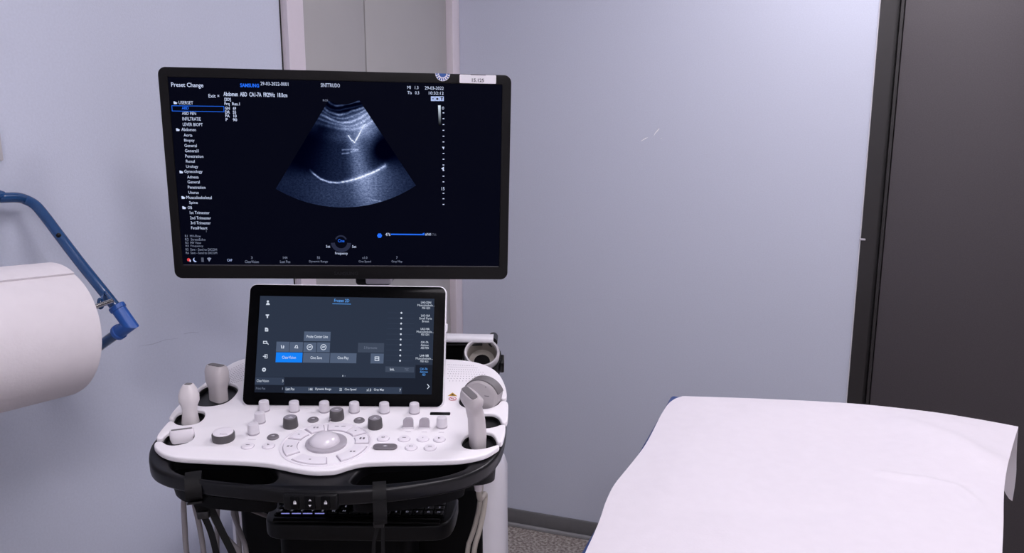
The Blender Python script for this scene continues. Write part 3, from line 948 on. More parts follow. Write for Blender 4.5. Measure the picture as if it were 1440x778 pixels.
for h in (sl, sr):
    rings = [[V((x, y, HZ - .040)) for x, y in grow(h, .97)], [V((x, y, HZ - .0195)) for x, y in grow(h, 1.03)], [V((x, y, HZ - .0195)) for x, y in grow(h, 1.0)],
             [V((x, y, HZ - .012)) for x, y in grow(h, .995)], [V((x, y, HZ - .012)) for x, y in grow(h, .97)], [V((x, y, HZ - .037)) for x, y in grow(h, .93)]]
    part('slot_pocket', MB().loft(rings).mesh('slot_pocket', 40), M_black2, PAN)

# dark core under the console
c0 = PP(485, 575)
core = MB().loft([[V((c0[0] + x, c0[1] + y, z)) for x, y in rrect(w, d, .03, 5)] for w, d, z in ((.22, .16, -.075), (.26, .20, -.055), (.30, .22, HZ - .02))])
part('console_core', core.mesh('console_core', 40), M_black2, PAN)

# speaker grilles: rows of small holes in the panel
gm = MB()


def dots(poly_px, nx, ny):
    a, b, c, d = [V(PP(*p)) for p in poly_px]
    for i in range(nx):
        for j in range(ny):
            s, t = (i + .5 * (j % 2)) / nx, j / max(ny - 1, 1)
            p = (a * (1 - s) + b * s) * (1 - t) + (d * (1 - s) + c * s) * t
            gm.add([(p.x + .0008 * cos(pi * k / 3), p.y + .0011 * sin(pi * k / 3), .00015) for k in range(6)], [(0, 1, 2, 3, 4, 5)])


dots([(630, 513), (668, 515), (699, 536), (630, 536)], 15, 8)
dots([(316, 524), (345, 510), (345, 534), (322, 540)], 9, 9)
g_o = part('speaker_grille', gm.mesh('speaker_grille'), mat('grille_hole', (.25, .22, .26), .7, noise=.02), PAN); g_o['kind'] = 'stuff'


def lathe_me(name, prof, n=28, ang=40): return MB().lathe(prof, n).mesh(name, ang)


def on_panel(u, v, z=0.0):
    x, y = PP(u, v); return PAN @ Mx.Translation((x, y, z))


kw = lathe_me('knob', [(.0073, .0020), (.0074, .0030), (.0069, .0132), (.0065, .0144), (.0055, .0148)], 28)
kb = lathe_me('knob_base', [(.0074, .0), (.0075, .0020), (.0066, .0021)], 28)
kw.materials.append(M_knobw); kb.materials.append(M_knobbase)
WK = [(371.8, 577.5), (414, 578.1), (456.4, 578.7), (498.4, 579.3), (540.5, 580), (582.8, 580.6), (365.8, 594), (356.8, 610), (621.5, 600.6)]
for u, v in WK:
    k = part('knob', kw, None, on_panel(u, v)); part('knob_base', kb, None, on_panel(u, v), k)
kg = lathe_me('knob', [(.0099, .0), (.0101, .002), (.0093, .0122), (.0087, .0136), (.0080, .0140)], 30); kg.materials.append(M_knobg)
kt = lathe_me('knob_top', [(.0078, .0138), (.0076, .0144), (.0065, .0146)], 28); kt.materials.append(M_knobtop)
PK = Print(PP, .0)
for u, v in ((408.8, 600), (473.8, 589.2), (527.6, 601)):
    k = part('knob', kg, None, on_panel(u, v)); k['label'] = 'dark grey rotary knob'; part('knob_top', kt, None, on_panel(u, v), k)
    KP = Plane(on_panel(u, v, .0148)); q = Print(KP, 0.0)
    uu, vv = u - .2, v - 12.6
    q.rect(uu - 3, uu + 3, vv - .7, vv + .5, M_printw); q.rect(uu - 1.2, uu + 1.6, vv - 1.6, vv - .4, M_printw)
    q.build(k, {kk: 'knob_mark' for kk in q.m})
pm_ = MB().tube([(0, 0, .001), (-.0065, -.005, .004), (-.0092, -.0075, .0005)], .0011, 6)
part('knob_lever', pm_.mesh('knob_lever', 40), M_knobtop, on_panel(473.4, 590))
# big round key with a white cap
fr_ = part('freeze_key', lathe_me('freeze_key', [(.0138, .0), (.0142, .002), (.0142, .0085), (.0136, .0098), (.0128, .0102)], 36), M_knobg, on_panel(314.6, 618.2)); fr_['label'] = 'large round key with grey skirt and white cap'
part('freeze_cap', lathe_me('freeze_cap', [(.0128, .0098), (.0128, .0112), (.0115, .0119), (.006, .0121)], 36), M_key, on_panel(314.6, 618.2), fr_)
q = Print(Plane(on_panel(314.6, 618.2, .0124)), 0); q.text('Freeze', 309.5, 319.5, 609.2, 612, M_print); q.build(fr_, {kk: 'key_lettering' for kk in q.m})
# flat grey keys
bg = lathe_me('flat_key', [(.0074, .0), (.0075, .0015), (.0066, .0026), (.004, .0029)], 26); bg.materials.append(M_btng)
bw = lathe_me('flat_key', [(.0076, .0), (.0076, .0012), (.0068, .0024), (.004, .0027)], 26); bw.materials.append(M_key)
bgr = lathe_me('key_groove', [(.0083, .0), (.0083, .0002), (.006, .0003)], 26); bgr.materials.append(M_groove)
for u, v in ((440.4, 591.6), (384.1, 615.8), (505.2, 592.3)):
    k = part('flat_key', bg, None, on_panel(u, v)); k['label'] = 'grey oval key'
    q = Print(Plane(on_panel(u, v, .0031)), 0); q.rect(u - 2.6, u + 2.4, v - 3.6, v - 2.4, M_printw); q.rect(u - 1, u + 1.6, v - 4.3, v - 1.7, M_printw); q.build(k, {kk: 'key_mark' for kk in q.m})
for i, (u, v) in enumerate(((348.3, 628), (377.6, 627.7), (538.8, 617.4), (568.3, 617.8), (594.6, 618), (617.8, 618.6), (578, 630), (604.7, 630.4))):
    k = part('flat_key', bw, None, on_panel(u, v)); part('key_groove', bgr, None, on_panel(u, v), k)
    q = Print(Plane(on_panel(u, v, .003)), 0)
    vv = v - 2.6
    if i in (0, 3, 7): q.rect(u - 2.6, u + 2.6, vv - .8, vv + .8, M_print)
    elif i == 2: q.ring(u, vv, 1.5, 2.4, 0, 360, M_print, 10)
    elif i in (1, 5): q.poly([(u - 1.8, vv - 1.2), (u + 1.8, vv), (u - 1.8, vv + 1.2)], M_print)
    elif i == 4: q.rect(u - .6, u + .6, vv - 1, vv + 1, M_print)
    else: q.poly([(u - 2.4, vv - 1), (u, vv), (u - 2.4, vv + 1)], M_print); q.rect(u + .6, u + 2.4, vv - .9, vv + .9, M_print)
    q.build(k, {kk: 'key_mark' for kk in q.m})
ov = part('oval_key', plate('oval_key', [rrect(.031, .0135, .0066, 8)], 0, .003, .001), M_btng, on_panel(541.6, 630)); ov['label'] = 'wide grey oval key'
q = Print(Plane(on_panel(541.6, 630, .0032)), 0); q.disc(541.6, 627.2, 2, M_printw, 8); q.rect(538.6, 544.6, 626.5, 628, M_printw); q.build(ov, {kk: 'key_mark' for kk in q.m})
# two paddle switches
for u, v in ((574.4, 600.6), (597, 601)):
    pr = [(x_ * 1.15, z_ * 1.2) for x_, z_ in [(-.0062, 0), (.0062, 0), (.0062, .008), (.0048, .0108), (.002, .0115), (-.003, .0112), (-.0058, .009)]]
    mb = MB().loft([[V((x, -.004 + .0 * z, z)) for x, z in pr], [V((x * .96, .001, z * 1.02)) for x, z in pr], [V((x * .9, .005, z * .5)) for x, z in pr]])
    k = part('paddle_switch', mb.mesh('paddle_switch', 40), M_knobbase, on_panel(u, v)); k['label'] = 'lilac grey paddle switch'
    part('switch_foot', rbox('switch_foot', (.0165, .006, .002), .0008, 2, (0, -.003, .0005)), M_knobw, on_panel(u, v), k)
    q = Print(PP, .0003); q.rect(u - 4, u + 3.6, v + 6.6, v + 7.6, M_groove); q.build(k, {kk: 'switch_mark' for kk in q.m})
q = Print(PP, .0003); q.rect(617, 624.5, 608, 608.9, M_groove); q.rect(349, 359.6, 618, 618.9, M_groove)
# caution marks and socket
q.poly([(629.6, 557.2), (636.4, 552.4), (643, 557.6)], M_yellow); q.poly([(633.4, 556.4), (636.4, 554), (639.6, 556.6)], M_ink)
q.build(US, {kk: 'panel_mark' for kk in q.m})
q = Print(PP, .0004)
x, y = PP(636.4, 561.4); rr = .0058
for a, b in ((.0047, .0058),):
    vs = []
    for i in range(25):
        t = 2 * pi * i / 24; vs += [(x + a * cos(t), y + a * sin(t) * 1.1, .0004), (x + b * cos(t), y + b * sin(t) * 1.1, .0004)]
    q.mb(M_red).add(vs, [(2 * i, 2 * i + 1, 2 * i + 3, 2 * i + 2) for i in range(24)])
q.poly([(632, 559.5), (633, 559.2), (641, 563.2), (640, 563.6)], M_red); q.rect(634.5, 638.5, 560.4, 562, M_print)
q.build(US, {kk: 'panel_mark' for kk in q.m})
part('usb_slot', plate('usb_slot', [rrect(.0285, .0085, .0015, 3)], -.001, .0006, .0002), M_black, on_panel(619, 582.2))
# trackball, its dish and the ring of keys
TB = PP(459, 624.4)
TBM = PAN @ Mx.Translation((TB[0], TB[1], 0))
dsh = MB().lathe([(.0585, 0), (.0582, .0012), (.056, .0016), (.0555, .0004), (.0545, .0004)], 56, None, False)
part('ring_lip', dsh.mesh('ring_lip', 50), M_key, TBM)
tr = part('trackball_ring', lathe_me('trackball_ring', [(.0262, .0), (.0262, .0030), (.0245, .0040), (.0205, .0042), (.0195, .0035)], 48), M_ballring, TBM)
bl = MB().lathe([(.0195 * cos(rad(a)) + .0, .0195 * sin(rad(a)) * .62 + .0032) for a in range(0, 90, 6)], 40)
part('trackball', bl.mesh('trackball', 60), M_ball, TBM @ Mx.Translation((-.0022, -.0004, 0)), tr)
KEYS = [(79, 20), (120, 13), (153, 12), (196, 22), (257, 25), (327, 25), (14, 12), (46, 12)]


def sector(a0, a1, r0, r1, n=10):
    p = [(r1 * cos(rad(a0 + (a1 - a0) * i / n)), r1 * sin(rad(a0 + (a1 - a0) * i / n))) for i in range(n + 1)]
    return p + [(r0 * cos(rad(a1 - (a1 - a0) * i / n)), r0 * sin(rad(a1 - (a1 - a0) * i / n))) for i in range(n + 1)]


for i, (a, h) in enumerate(KEYS):
    r0, r1 = .0370, .0535
    k = part('ring_key', plate('ring_key', [sector(a - h, a + h, r0, r1)], 0, .0024, .0007), M_key, TBM)
    part('key_groove', plate('key_groove', [sector(a - h - 1.6, a + h + 1.6, r0 - .0010, r1 + .0010)], 0, .0003), M_groove, TBM, k)
    q = MB(); cx, cy = .0455 * cos(rad(a)), .0455 * sin(rad(a)); w = (.006 if i == 0 else .0028)
    for s in ((-1, 1) if i in (0, 1, 3, 5, 6) else (0,)):
        q.box((cx + s * w * .75, cy, .0026), (w * .9, .0012 if i != 6 else .0050, .0002))
        if i in (1, 3, 5): q.box((cx + s * w * .75, cy + .0022, .0026), (w * .9, .0008, .0002))
    part('key_mark', q.mesh('key_mark'), M_print, TBM, k)
q = Print(PP, .0026)

# ------------------------------------------------------------------ under the console: keyboard drawer, lift keys, body
TZ = .902
ty0 = .995
tl = at_y(362, 745, ty0).x; trx = at_y(637, 745, ty0).x
tcx = (tl + trx) / 2; tw = trx - tl
tray_o = [(-tw / 2, .12), (-tw / 2, .03), (-tw / 2 + .012, .006), (-tw / 2 + .04, 0), (tw / 2 - .04, 0), (tw / 2 - .012, .006), (tw / 2, .03), (tw / 2, .12)]
TM = Mx.Translation((tcx, ty0, TZ)) @ Mx.Rotation(rad(-1.28), 4, 'Z')
tray = part('keyboard_drawer', plate('keyboard_drawer', [chaikin(tray_o, 2)], -.026, 0, .004, 3, 50), M_black, TM)
wrist = MB().tube([(-tw / 2 + .02, .012, .001), (tw / 2 - .02, .012, .001)], .006, 10, .6)
part('wrist_rest', wrist.mesh('wrist_rest', 50), M_black, TM, tray)
kyb = MB()
kbase = part('keyboard', plate('keyboard', [rrect(tw - .03, .085, .003, 2, 0, .066)], .0002, .003, .0006), M_black2, TM)
mk = rbox('letter_key', (.0135, .0105, .003), .0008, 1); mk.materials.append(M_buckle)
for j in range(5):
    for i in range(16):
        x = -tw / 2 + .024 + i * (tw - .048) / 15
        k = part('letter_key', mk, None, TM @ Mx.Translation((x, .031 + j * .0142, .0045)), kbase)
kp = Print(Plane(TM @ Mx.Translation((0, 0, .0061))), 0)
lets = 'zxcvbnm,./asdfghjkl;qwertyuiop1234567890'
n = 0
for j in range(3):
    for i in range(16):
        x = -tw / 2 + .024 + i * (tw - .048) / 15; y = .031 + j * .0142
        ch = lets[n % len(lets)]; n += 1
        vs_, fs_, (a, b, c, d) = text_geo(ch.upper())
        if not fs_: continue
        kp.mb(G_keys).add([(x - .0015 + (p[0] - a) * .006, y - .002 + (p[1] - c) * .006, 0) for p in vs_], fs_)
kp.build(kbase, {kk: 'key_lettering' for kk in kp.m})
# lit key edges at the left of the keyboard
le = MB()
for u0, u1 in ((395.5, 407), (410.5, 423), (426, 439), (443, 456)):
    a = at_z(u0, 722.4, TZ + .008); b = at_z(u1, 722.4, TZ + .008)
    le.tube([a, b], .0008, 6)
part('key_light', le.mesh('key_light'), G_led, None, kbase)

LY = (PAN @ V((*PP(436, 691.5, HZ), HZ))).y - .0035
pod_c = at_y(436, 707.5, LY)
pod = part('lift_keypad', rbox('lift_keypad', (.064, .008, .020), .003, 3), M_black, Mx.Translation(pod_c + V((0, .0045, .0))))
for i, (u, w) in enumerate(((414.5, .0105), (435.8, .0125), (457.8, .0105))):
    c = at_y(u, 707, LY)
    k = part('lift_key', rbox('lift_key', (w, .003, .0165), .0012, 2), M_black2, Mx.Translation(c), pod)
    FM = frame(c + V((0, -.0018, 0)), V((1, 0, 0)), V((0, 0, 1)), V((0, -1, 0)))
    q = Print(Plane(FM), 0)
    if i == 1:
        q.poly([(u - 2.2, 705), (u + 2.2, 705), (u, 702.2)], M_printw); q.poly([(u - 2.2, 710.4), (u, 713.2), (u + 2.2, 710.4)], M_printw)
    else:
        q.rect(u - 2, u + 2.2, 706.4, 709.6, M_printw); q.ring(u, 706.2, 1, 1.7, 0, 180 if i == 0 else 140, M_printw, 8)
    q.build(pod, {kk: 'lift_mark' for kk in q.m})
# lock hole
# body of the cart
bx0 = at_y(322, 745, 1.24).x; bx1 = at_y(711.5, 690, 1.24).x
bcx = (bx0 + bx1) / 2; bw_ = bx1 - bx0
body = MB().loft([[V((bcx + x, 1.47 + y, z)) for x, y in rrect(w, d, .045, 6)] for w, d, z in ((bw_, .50, .16), (bw_ + .004, .50, .4), (bw_, .50, .58))])
bt = [[V((bcx + x, 1.47 + y, zz - .42 * (1.47 + y - 1.22))) for x, y in rrect(w, d, .045, 6)] for w, d, zz in ((bw_, .50, .88), (bw_ - .015, .485, .905), (bw_ - .06, .44, .915))]
body.loft([[V((bcx + x, 1.47 + y, .58)) for x, y in rrect(bw_, .50, .045, 6)]] + bt)
part('cart_body', body.mesh('cart_body', 50), M_white2)
fas = part('front_fascia', rbox('front_fascia', (bw_ - .075, .03, .62), .012, 3, (bcx - .004, 1.222, .55)), M_black2)
for i in range(4):
    part('probe_socket', rbox('probe_socket', (.07, .012, .05), .005, 2, (bcx - .135 + i * .09, 1.204, .42)), M_black, None, fas)
colm = MB().loft([[V((bcx + x, 1.13 + y, z)) for x, y in rrect(w, d, .02, 4)] for w, d, z in ((.20, .16, .70), (.20, .16, 1.03))])
part('lift_column', colm.mesh('lift_column', 40), M_black2)
bs = rbox('cart_base', (bw_ + .05, .72, .07), .03, 4, (bcx, 1.42, .125)); part('cart_base', bs, M_white2)
for sx in (-1, 1):
    for yy in (1.13, 1.70):
        p = V((bcx + sx * .22, yy, .05))
        wm = MB().lathe([(.03, -.014), (.049, -.012), (.05, 0), (.049, .012), (.03, .014)], 24, Mx.Rotation(pi / 2, 4, 'Y'))
        wl_ = part('caster', wm.mesh('caster', 40), M_black, Mx.Translation(p))
        part('caster_fork', rbox('caster_fork', (.045, .05, .05), .01, 2, (0, 0, .035)), M_cuprim, Mx.Translation(p), wl_)
# rear shelf with handle bar and cup behind the console on the right
HB0 = at_y(600, 474.6, 1.30); HB1 = at_y(694, 476.6, 1.30)
part('rear_bar', MB().loft([[HB0 + V((0, y, z)) for y, z in rrect(.03, .011, .004, 3)], [HB1 + V((0, y, z)) for y, z in rrect(.03, .011, .004, 3)]]).mesh('rear_bar', 40), M_rim)
cp = MB().tube([HB1 + V((-.001, -.012, -.004)), HB1 + V((-.001, .03, -.004))], .0085, 16)
rc = part('bar_end', cp.mesh('bar_end', 40), M_black)
sb = at_y(640, 492, 1.31)
part('rear_panel', rbox('rear_panel', (.11, .014, .05), .003, 2, (sb.x - .008, sb.y, sb.z - .002)), M_black2)
part('rear_bracket', rbox('rear_bracket', (.11, .16, .03), .006, 2, (sb.x - .02, 1.235, sb.z - .046)), M_black2)
sb2 = at_y(636, 480.4, 1.30)
part('rear_shelf', rbox('rear_shelf', (.12, .04, .003), .001, 2, (sb2.x - .005, sb2.y + .006, sb2.z - .003)), M_black)
cc = at_y(677.6, 496, 1.27)
ax = V((.02, -.62, .78)).normalized(); cxv = V((1, 0, 0)); cxv = (cxv - ax * cxv.dot(ax)).normalized(); cyv = ax.cross(cxv)
CM = frame(cc, cxv, cyv, ax)
cup = part('gel_cup', MB().lathe([(.018, -.055), (.030, -.045), (.0315, -.008), (.0318, 0), (.0305, .0032), (.0275, .0025), (.0262, -.002), (.0245, -.026), (.0150, -.029), (.0145, -.05)], 40).mesh('gel_cup', 50), M_cuprim, CM)
part('cup_lining', MB().lathe([(.0256, -.0018), (.0236, -.0245), (.0135, -.0272)], 40, None, False).mesh('cup_lining', 50), M_cupin, CM, cup)
part('cup_floor', MB().lathe([(.0143, -.0500), (.0143, -.0266), (.013, -.0264)], 24).mesh('cup_floor', 40), M_black2, CM, cup)
part('cup_band', MB().lathe([(.0322, -.052), (.0345, -.048), (.0348, -.010), (.0325, -.0085), (.0322, -.052)], 40, None, False).mesh('cup_band', 40), M_black, CM, cup)
part('cup_clip', rbox('cup_clip', (.008, .02, .03), .002, 2, (.036, -.004, -.028)), M_black, CM, cup)


# ------------------------------------------------------------------ probes
def oval(c, w, d, X, Y, n=20, e=3.0):
    """rounded rectangular ring (superellipse)"""
    out = []
    for k in range(n):
        t = 2 * pi * k / n; ct, st = cos(t), sin(t)
        out.append(c + X * (w / 2 * math.copysign(abs(ct) ** (2 / e), ct)) + Y * (d / 2 * math.copysign(abs(st) ** (2 / e), st)))
    return out


def axes(yaw):
    return V((cos(rad(yaw)), sin(rad(yaw)), 0)), V((-sin(rad(yaw)), cos(rad(yaw)), 0))


def probe(name, label, base, top, yaw, secs, m, lens, cable, cm=None, topdir=None):
    """secs: (t along axis, width, depth); lens: (w, d) dark face at the end"""
    t = thing(name, label, 'probe', base, 'ultrasound probes in the holders')
    A = (top - base)
    Z = A.normalized()
    X, Y = axes(yaw)
    X = (X - Z * X.dot(Z)).normalized(); Y = Z.cross(X)
    add('shell', MB().loft([oval(base + A * s, w, d, X, Y, 24, 3.2) for s, w, d in secs]).mesh('shell', 45), m, t)
    if lens:
        w, d, hgt = lens
        add('lens', MB().loft([oval(top - Z * .002, w, d, X, Y, 20, 6), oval(top + Z * hgt, w * .97, d * .9, X, Y, 20, 6)]).mesh('lens', 40), M_lens, t)
    if cable:
        pts = chaikin([tuple(p) for p in [base + Z * .004] + cable], 3, False)
        add('strain_relief', MB().tube(crom([base + Z * .004, base - Z * .01, base - Z * .024], 3), [.0075, .0072, .0068, .0062, .0058, .0054, .005], 12).mesh('strain_relief', 50), m, t)
        c_o = add('cable', MB().tube(pts, .0037, 10).mesh('cable', 60), cm or M_cable, t)
    return t


def pz(u, v, dz):     # point a height dz above the panel surface below pixel
    x, y = PP(u, v); return PAN @ V((x, y, dz))


def hang(*pts): return [at_d(u, v, d) for u, v, d in pts]


loopz = lambda u, v, d, z: V((at_d(u, v, d).x, at_d(u, v, d).y, z))
# big linear probe in the back left cup
bL1 = at_plane(306, 572, PAN @ V((0, PP(306, 552)[1] - .002, 0)), V((0, 1, 0))); bL1 = pz(307, 556, -.045)
tL1 = at_y(304, 514, bL1.y + .004)
cL1 = [bL1 + V((0, 0, -.05)), at_d(306, 706, 1.12), at_d(305, 745, 1.11), at_d(305, 790, 1.10), loopz(318, 790, 1.12, .50), at_d(338, 790, 1.14), at_d(334, 735, 1.13), at_d(330, 708, 1.16), V((-.43, 1.21, .80))]
probe('linear_probe', 'broad beige linear probe standing in the rearmost left holder', bL1, tL1, -32, [(0, .022, .016), (.06, .028, .020), (.45, .0285, .020), (.60, .0285, .020), (.68, .033, .023), (.74, .0375, .0245), (.90, .0380, .024), (.95, .037, .021), (1, .0355, .016)],
      M_probe, (.030, .0105, .0012), cL1)
# small phased probe
bL2 = pz(266, 588, -.045)
tL2 = at_y(264.5, 540.5, bL2.y + .002)
cL2 = [bL2 + V((0, .01, -.05)), at_d(271, 702, 1.05), at_d(280, 735, 1.05), at_d(287, 778, 1.05), loopz(300, 778, 1.05, .48), at_d(352, 785, 1.08), at_d(336, 745, 1.1), at_d(322, 706, 1.12), V((-.40, 1.21, .83))]
probe('phased_probe', 'slim white phased probe in the middle left holder', bL2, tL2, -8, [(0, .018, .016), (.06, .0225, .019), (.42, .0215, .0185), (.58, .0175, .016), (.66, .0190, .0175), (.74, .0250, .022), (.84, .0248, .022), (.93, .0195, .0185), (1, .0120, .013)],
      mat('probe_white', (.72, .68, .69), .4, noise=.02), (.0082, .0085, .0008), cL2)
# short head lying in the front left cup
bL3 = pz(254, 616, -.04); tL3 = pz(256, 610, .006)
cL3 = [bL3 + V((0, .01, -.04)), at_d(257.5, 700, 1.02), at_d(259.5, 735, 1.03), at_d(261.5, 778, 1.04), loopz(280, 778, 1.05, .45), at_d(345, 782, 1.02), at_d(320, 760, 1.02), at_d(302, 735, 1.04), at_d(290, 700, 1.10), V((-.42, 1.19, .86))]
probe('small_probe', 'white probe sunk in the front left holder with slim dark face', bL3, tL3, 24, [(0, .014, .009), (.1, .017, .010), (.5, .020, .011), (.75, .0290, .0125), (.92, .0300, .0125), (1, .0290, .0110)],
      M_key, (.026, .0055, .001), cL3)
# tall probe in the front right cup, head bent over to the left
bR3 = pz(673, 621, -.045)
P0 = bR3; P1 = at_y(671, 600, bR3.y - .002); P2 = at_y(668.5, 583, bR3.y - .007); P3 = at_y(664.5, 566, bR3.y - .013); P4 = at_y(660.5, 553, bR3.y - .018)
tR = thing('tall_probe', 'tall pale linear probe leaning left in the front right holder', 'probe', bR3, 'ultrasound probes in the holders')
ctr = crom([P0, P1, P2, P3, P4], 4)
wd = [(.0, .017, .015), (.2, .026, .020), (.35, .0245, .019), (.55, .0245, .019), (.66, .0235, .0185), (.74, .030, .022), (.82, .035, .024), (.92, .036, .019), (1., .0345, .0125)]


def samp(t):
    x = t * (len(ctr) - 1); i = min(int(x), len(ctr) - 2); return ctr[i].lerp(ctr[i + 1], x - i), (ctr[i + 1] - ctr[i]).normalized()


rings = []
for t_, w, d in wd:
    c, Z = samp(t_); X, Y = axes(-62); X = (X - Z * X.dot(Z)).normalized(); Y = Z.cross(X)
    rings.append(oval(c, w, d, X, Y, 24, 3.4))
add('shell', MB().loft(rings).mesh('shell', 45), M_probe, tR)
add('lens', MB().loft([oval(c - Z * .002, .0315, .0092, X, Y, 20, 6), oval(c + Z * .001, .031, .0086, X, Y, 20, 6)]).mesh('lens', 40), M_lens, tR)
add('strain_relief', MB().tube([bR3 + V((0, 0, .004)), bR3 - V((0, 0, .012)), bR3 - V((0, 0, .026))], [.0075, .0065, .005], 12).mesh('strain_relief', 50), M_probe, tR)
cR3 = soft([bR3, bR3 + V((0, .01, -.05)), at_d(683, 690, 1.06), at_d(681.5, 712, 1.06), at_d(675, 745, 1.06), at_d(664, 778, 1.06), loopz(640, 778, 1.06, .55), V((-.12, 1.19, .48))])
add('cable', MB().tube(cR3, .0038, 10).mesh('cable', 60), M_cable2, tR)
# curved probe in the back right cup
bR1 = pz(676, 566, -.045)
CY = bR1.y
tR1 = thing('curved_probe', 'grey convex probe with curved face in the rear right holder', 'probe', bR1, 'ultrasound probes in the holders')
X, Y = axes(-24); Zv = V((-.05, -.05, 1)).normalized(); X = (X - Zv * X.dot(Zv)).normalized(); Y = Zv.cross(X)
hc = at_y(680, 556, CY)          # centre of the head arc
Rh = .0285


def head_prof(k):
    pts = [(-.012, -.05), (.012, -.05), (.0125, -.028), (.017, -.018), (.0235, -.008)]
    pts += [((Rh * k) * cos(rad(a)), (Rh * k) * sin(rad(a)) * .92) for a in range(14, 167, 8)]
    pts += [(-.0235, -.008), (-.017, -.018), (-.0125, -.028)]
    return pts


rings = []
for y, k in ((-.013, .90), (-.0105, .985), (0.0, 1.0), (.0105, .985), (.013, .90)):
    rings.append([hc + X * (px_ * (1 if abs(y) < .012 else .93)) + Zv * (pz_ * 1.0) + Y * y for px_, pz_ in head_prof(k)])
add('shell', MB().loft(rings).mesh('shell', 40), M_probeD, tR1)
lr = []
for rr_ in (Rh * .93, Rh + .0012):
    pass
ln = []
for y in (-.0085, .0085):
    ln.append([hc + X * ((Rh + .0016) * cos(rad(a))) + Zv * ((Rh + .0016) * sin(rad(a)) * .92) + Y * y for a in range(16, 166, 6)] +
              [hc + X * ((Rh - .003) * cos(rad(a))) + Zv * ((Rh - .003) * sin(rad(a)) * .92) + Y * y for a in range(164, 15, -6)])
add('lens', MB().loft(ln).mesh('lens', 40), M_lens, tR1)
cR1 = soft([bR1 + Zv * .005, bR1 - Zv * .05, at_d(676, 690, 1.12), at_d(674, 715, 1.12), at_d(666, 748, 1.12), at_d(654, 778, 1.12), loopz(650, 778, 1.12, .52), V((-.2, 1.19, .46))])
add('cable', MB().tube(cR1, .0038, 10).mesh('cable', 60), M_cable2, tR1)
q = Print(Plane(frame(hc - Y * .0135, X, Zv, -Y)), 0)
q.rect(681, 688, 556.8, 557.8, M_print); q.rect(682.6, 683.4, 543.5, 546, M_print)
q.build(tR1, {kk: 'probe_mark' for kk in q.m})

# ------------------------------------------------------------------ straps on the handle
def ribbon(pts, w, th, side):
    """flat band along pts, side = width direction per point"""
    rings = []
    P = [V(p) for p in pts]
    for i, p in enumerate(P):
        t = (P[min(i + 1, len(P) - 1)] - P[max(i - 1, 0)]).normalized()
        s = side[i] if isinstance(side, list) else side
        s = (s - t * s.dot(t)).normalized(); nn = t.cross(s)
        rings.append([p + s * w / 2 + nn * th / 2, p - s * w / 2 + nn * th / 2, p - s * w / 2 - nn * th / 2, p + s * w / 2 - nn * th / 2])
    return MB().loft(rings)


def strap(label, u_top, v_top, u_bot, v_bot, w, tails):
    """a loop round the rim bar, a buckle and two tails"""
    x, y = PP(u_top, v_top, HZ)
    a = PAN @ V((x, y, HZ))                       # on the upper face of the bar
    t = thing('cable_strap', label, 'strap', a, 'black straps round the console handle')
    xf, yf = PP(u_bot, v_bot, HZ); out = PAN @ V((xf, yf, HZ))
    d = (out - a); d.z = 0; L = d.length; d.normalize(); s = V((0, 0, 1)).cross(d).normalized()
    bar = [a - d * .0 + V((0, 0, .0016)), a + d * (L * .8) + V((0, 0, .0016)) - V((0, 0, .0015)), a + d * (L + .0035) - V((0, 0, .010)),
           a + d * (L + .0030) - V((0, 0, .022)), a + d * (L - .004) - V((0, 0, .027)), a + d * (.3 * L) - V((0, 0, .027)), a - d * .0045 - V((0, 0, .023)), a - d * .0045 - V((0, 0, .006)), a - d * .0 + V((0, 0, .0016))]
    add('band', ribbon(chaikin([tuple(p) for p in bar], 1, False), w, .0022, s).mesh('band', 40), M_strap, t)
    return t, a, d, s, L


t1, a1, d1, s1, L1 = strap('black strap knotted round the left handle above grey cables', 272, 666, 271, 677, .0185, None)
f1 = a1 + d1 * (L1 + .004)
dn1 = [f1 - V((0, 0, .028)), at_d(281, 706, .931), at_d(289, 727, .931)]
add('hanging_band', ribbon(crom(dn1, 6), .0165, .0022, s1).mesh('hanging_band', 40), M_strap, t1)
bp1 = at_d(286, 724, .926)
add('buckle', rbox('buckle', (.015, .006, .010), .0015, 2), M_buckle, t1, Mx.Translation(bp1) @ Mx.Rotation(rad(-6), 4, 'Y'))
add('tail', ribbon(crom([bp1, at_d(297, 750, .931), at_d(306, 790, .936), at_d(310, 840, .946)], 6), .0075, .002, s1).mesh('tail', 40), M_strap, t1)
add('tail', ribbon(crom([at_d(287, 690, .933), at_d(297, 716, .933), at_d(312, 748, .933), at_d(330, 785, .936), at_d(345, 830, .941)], 6), .0085, .002, s1).mesh('tail', 40), M_strap, t1)
t2, a2, d2, s2, L2 = strap('black strap hanging straight from the right handle over the keyboard', 533.5, 680, 533.5, 688.5, .0160, None)
f2 = a2 + d2 * (L2 + .0045)
b2 = at_d(533.5, 735, (at_d(533.5, 700, 1) - EYE).length * 0 + .906)
add('hanging_band', ribbon(crom([f2 - V((0, 0, .012)), f2 - V((0, 0, .04)), b2], 6), .0160, .0022, s2).mesh('hanging_band', 40), M_strap, t2)
add('buckle', rbox('buckle', (.0125, .007, .009), .0015, 2), M_buckle, t2, Mx.Translation(b2 + V((0, -.003, .0))))
add('tail', ribbon(crom([b2, at_d(526.5, 760, .906), at_d(524.5, 800, .911), at_d(524, 850, .916)], 6), .0045, .002, s2).mesh('tail', 40), M_strap, t2)
add('tail', ribbon(crom([b2 + V((.004, .003, 0)), at_d(538.5, 760, .913), at_d(539, 800, .916), at_d(540, 850, .921)], 6), .0045, .002, s2).mesh('tail', 40), M_strap, t2)

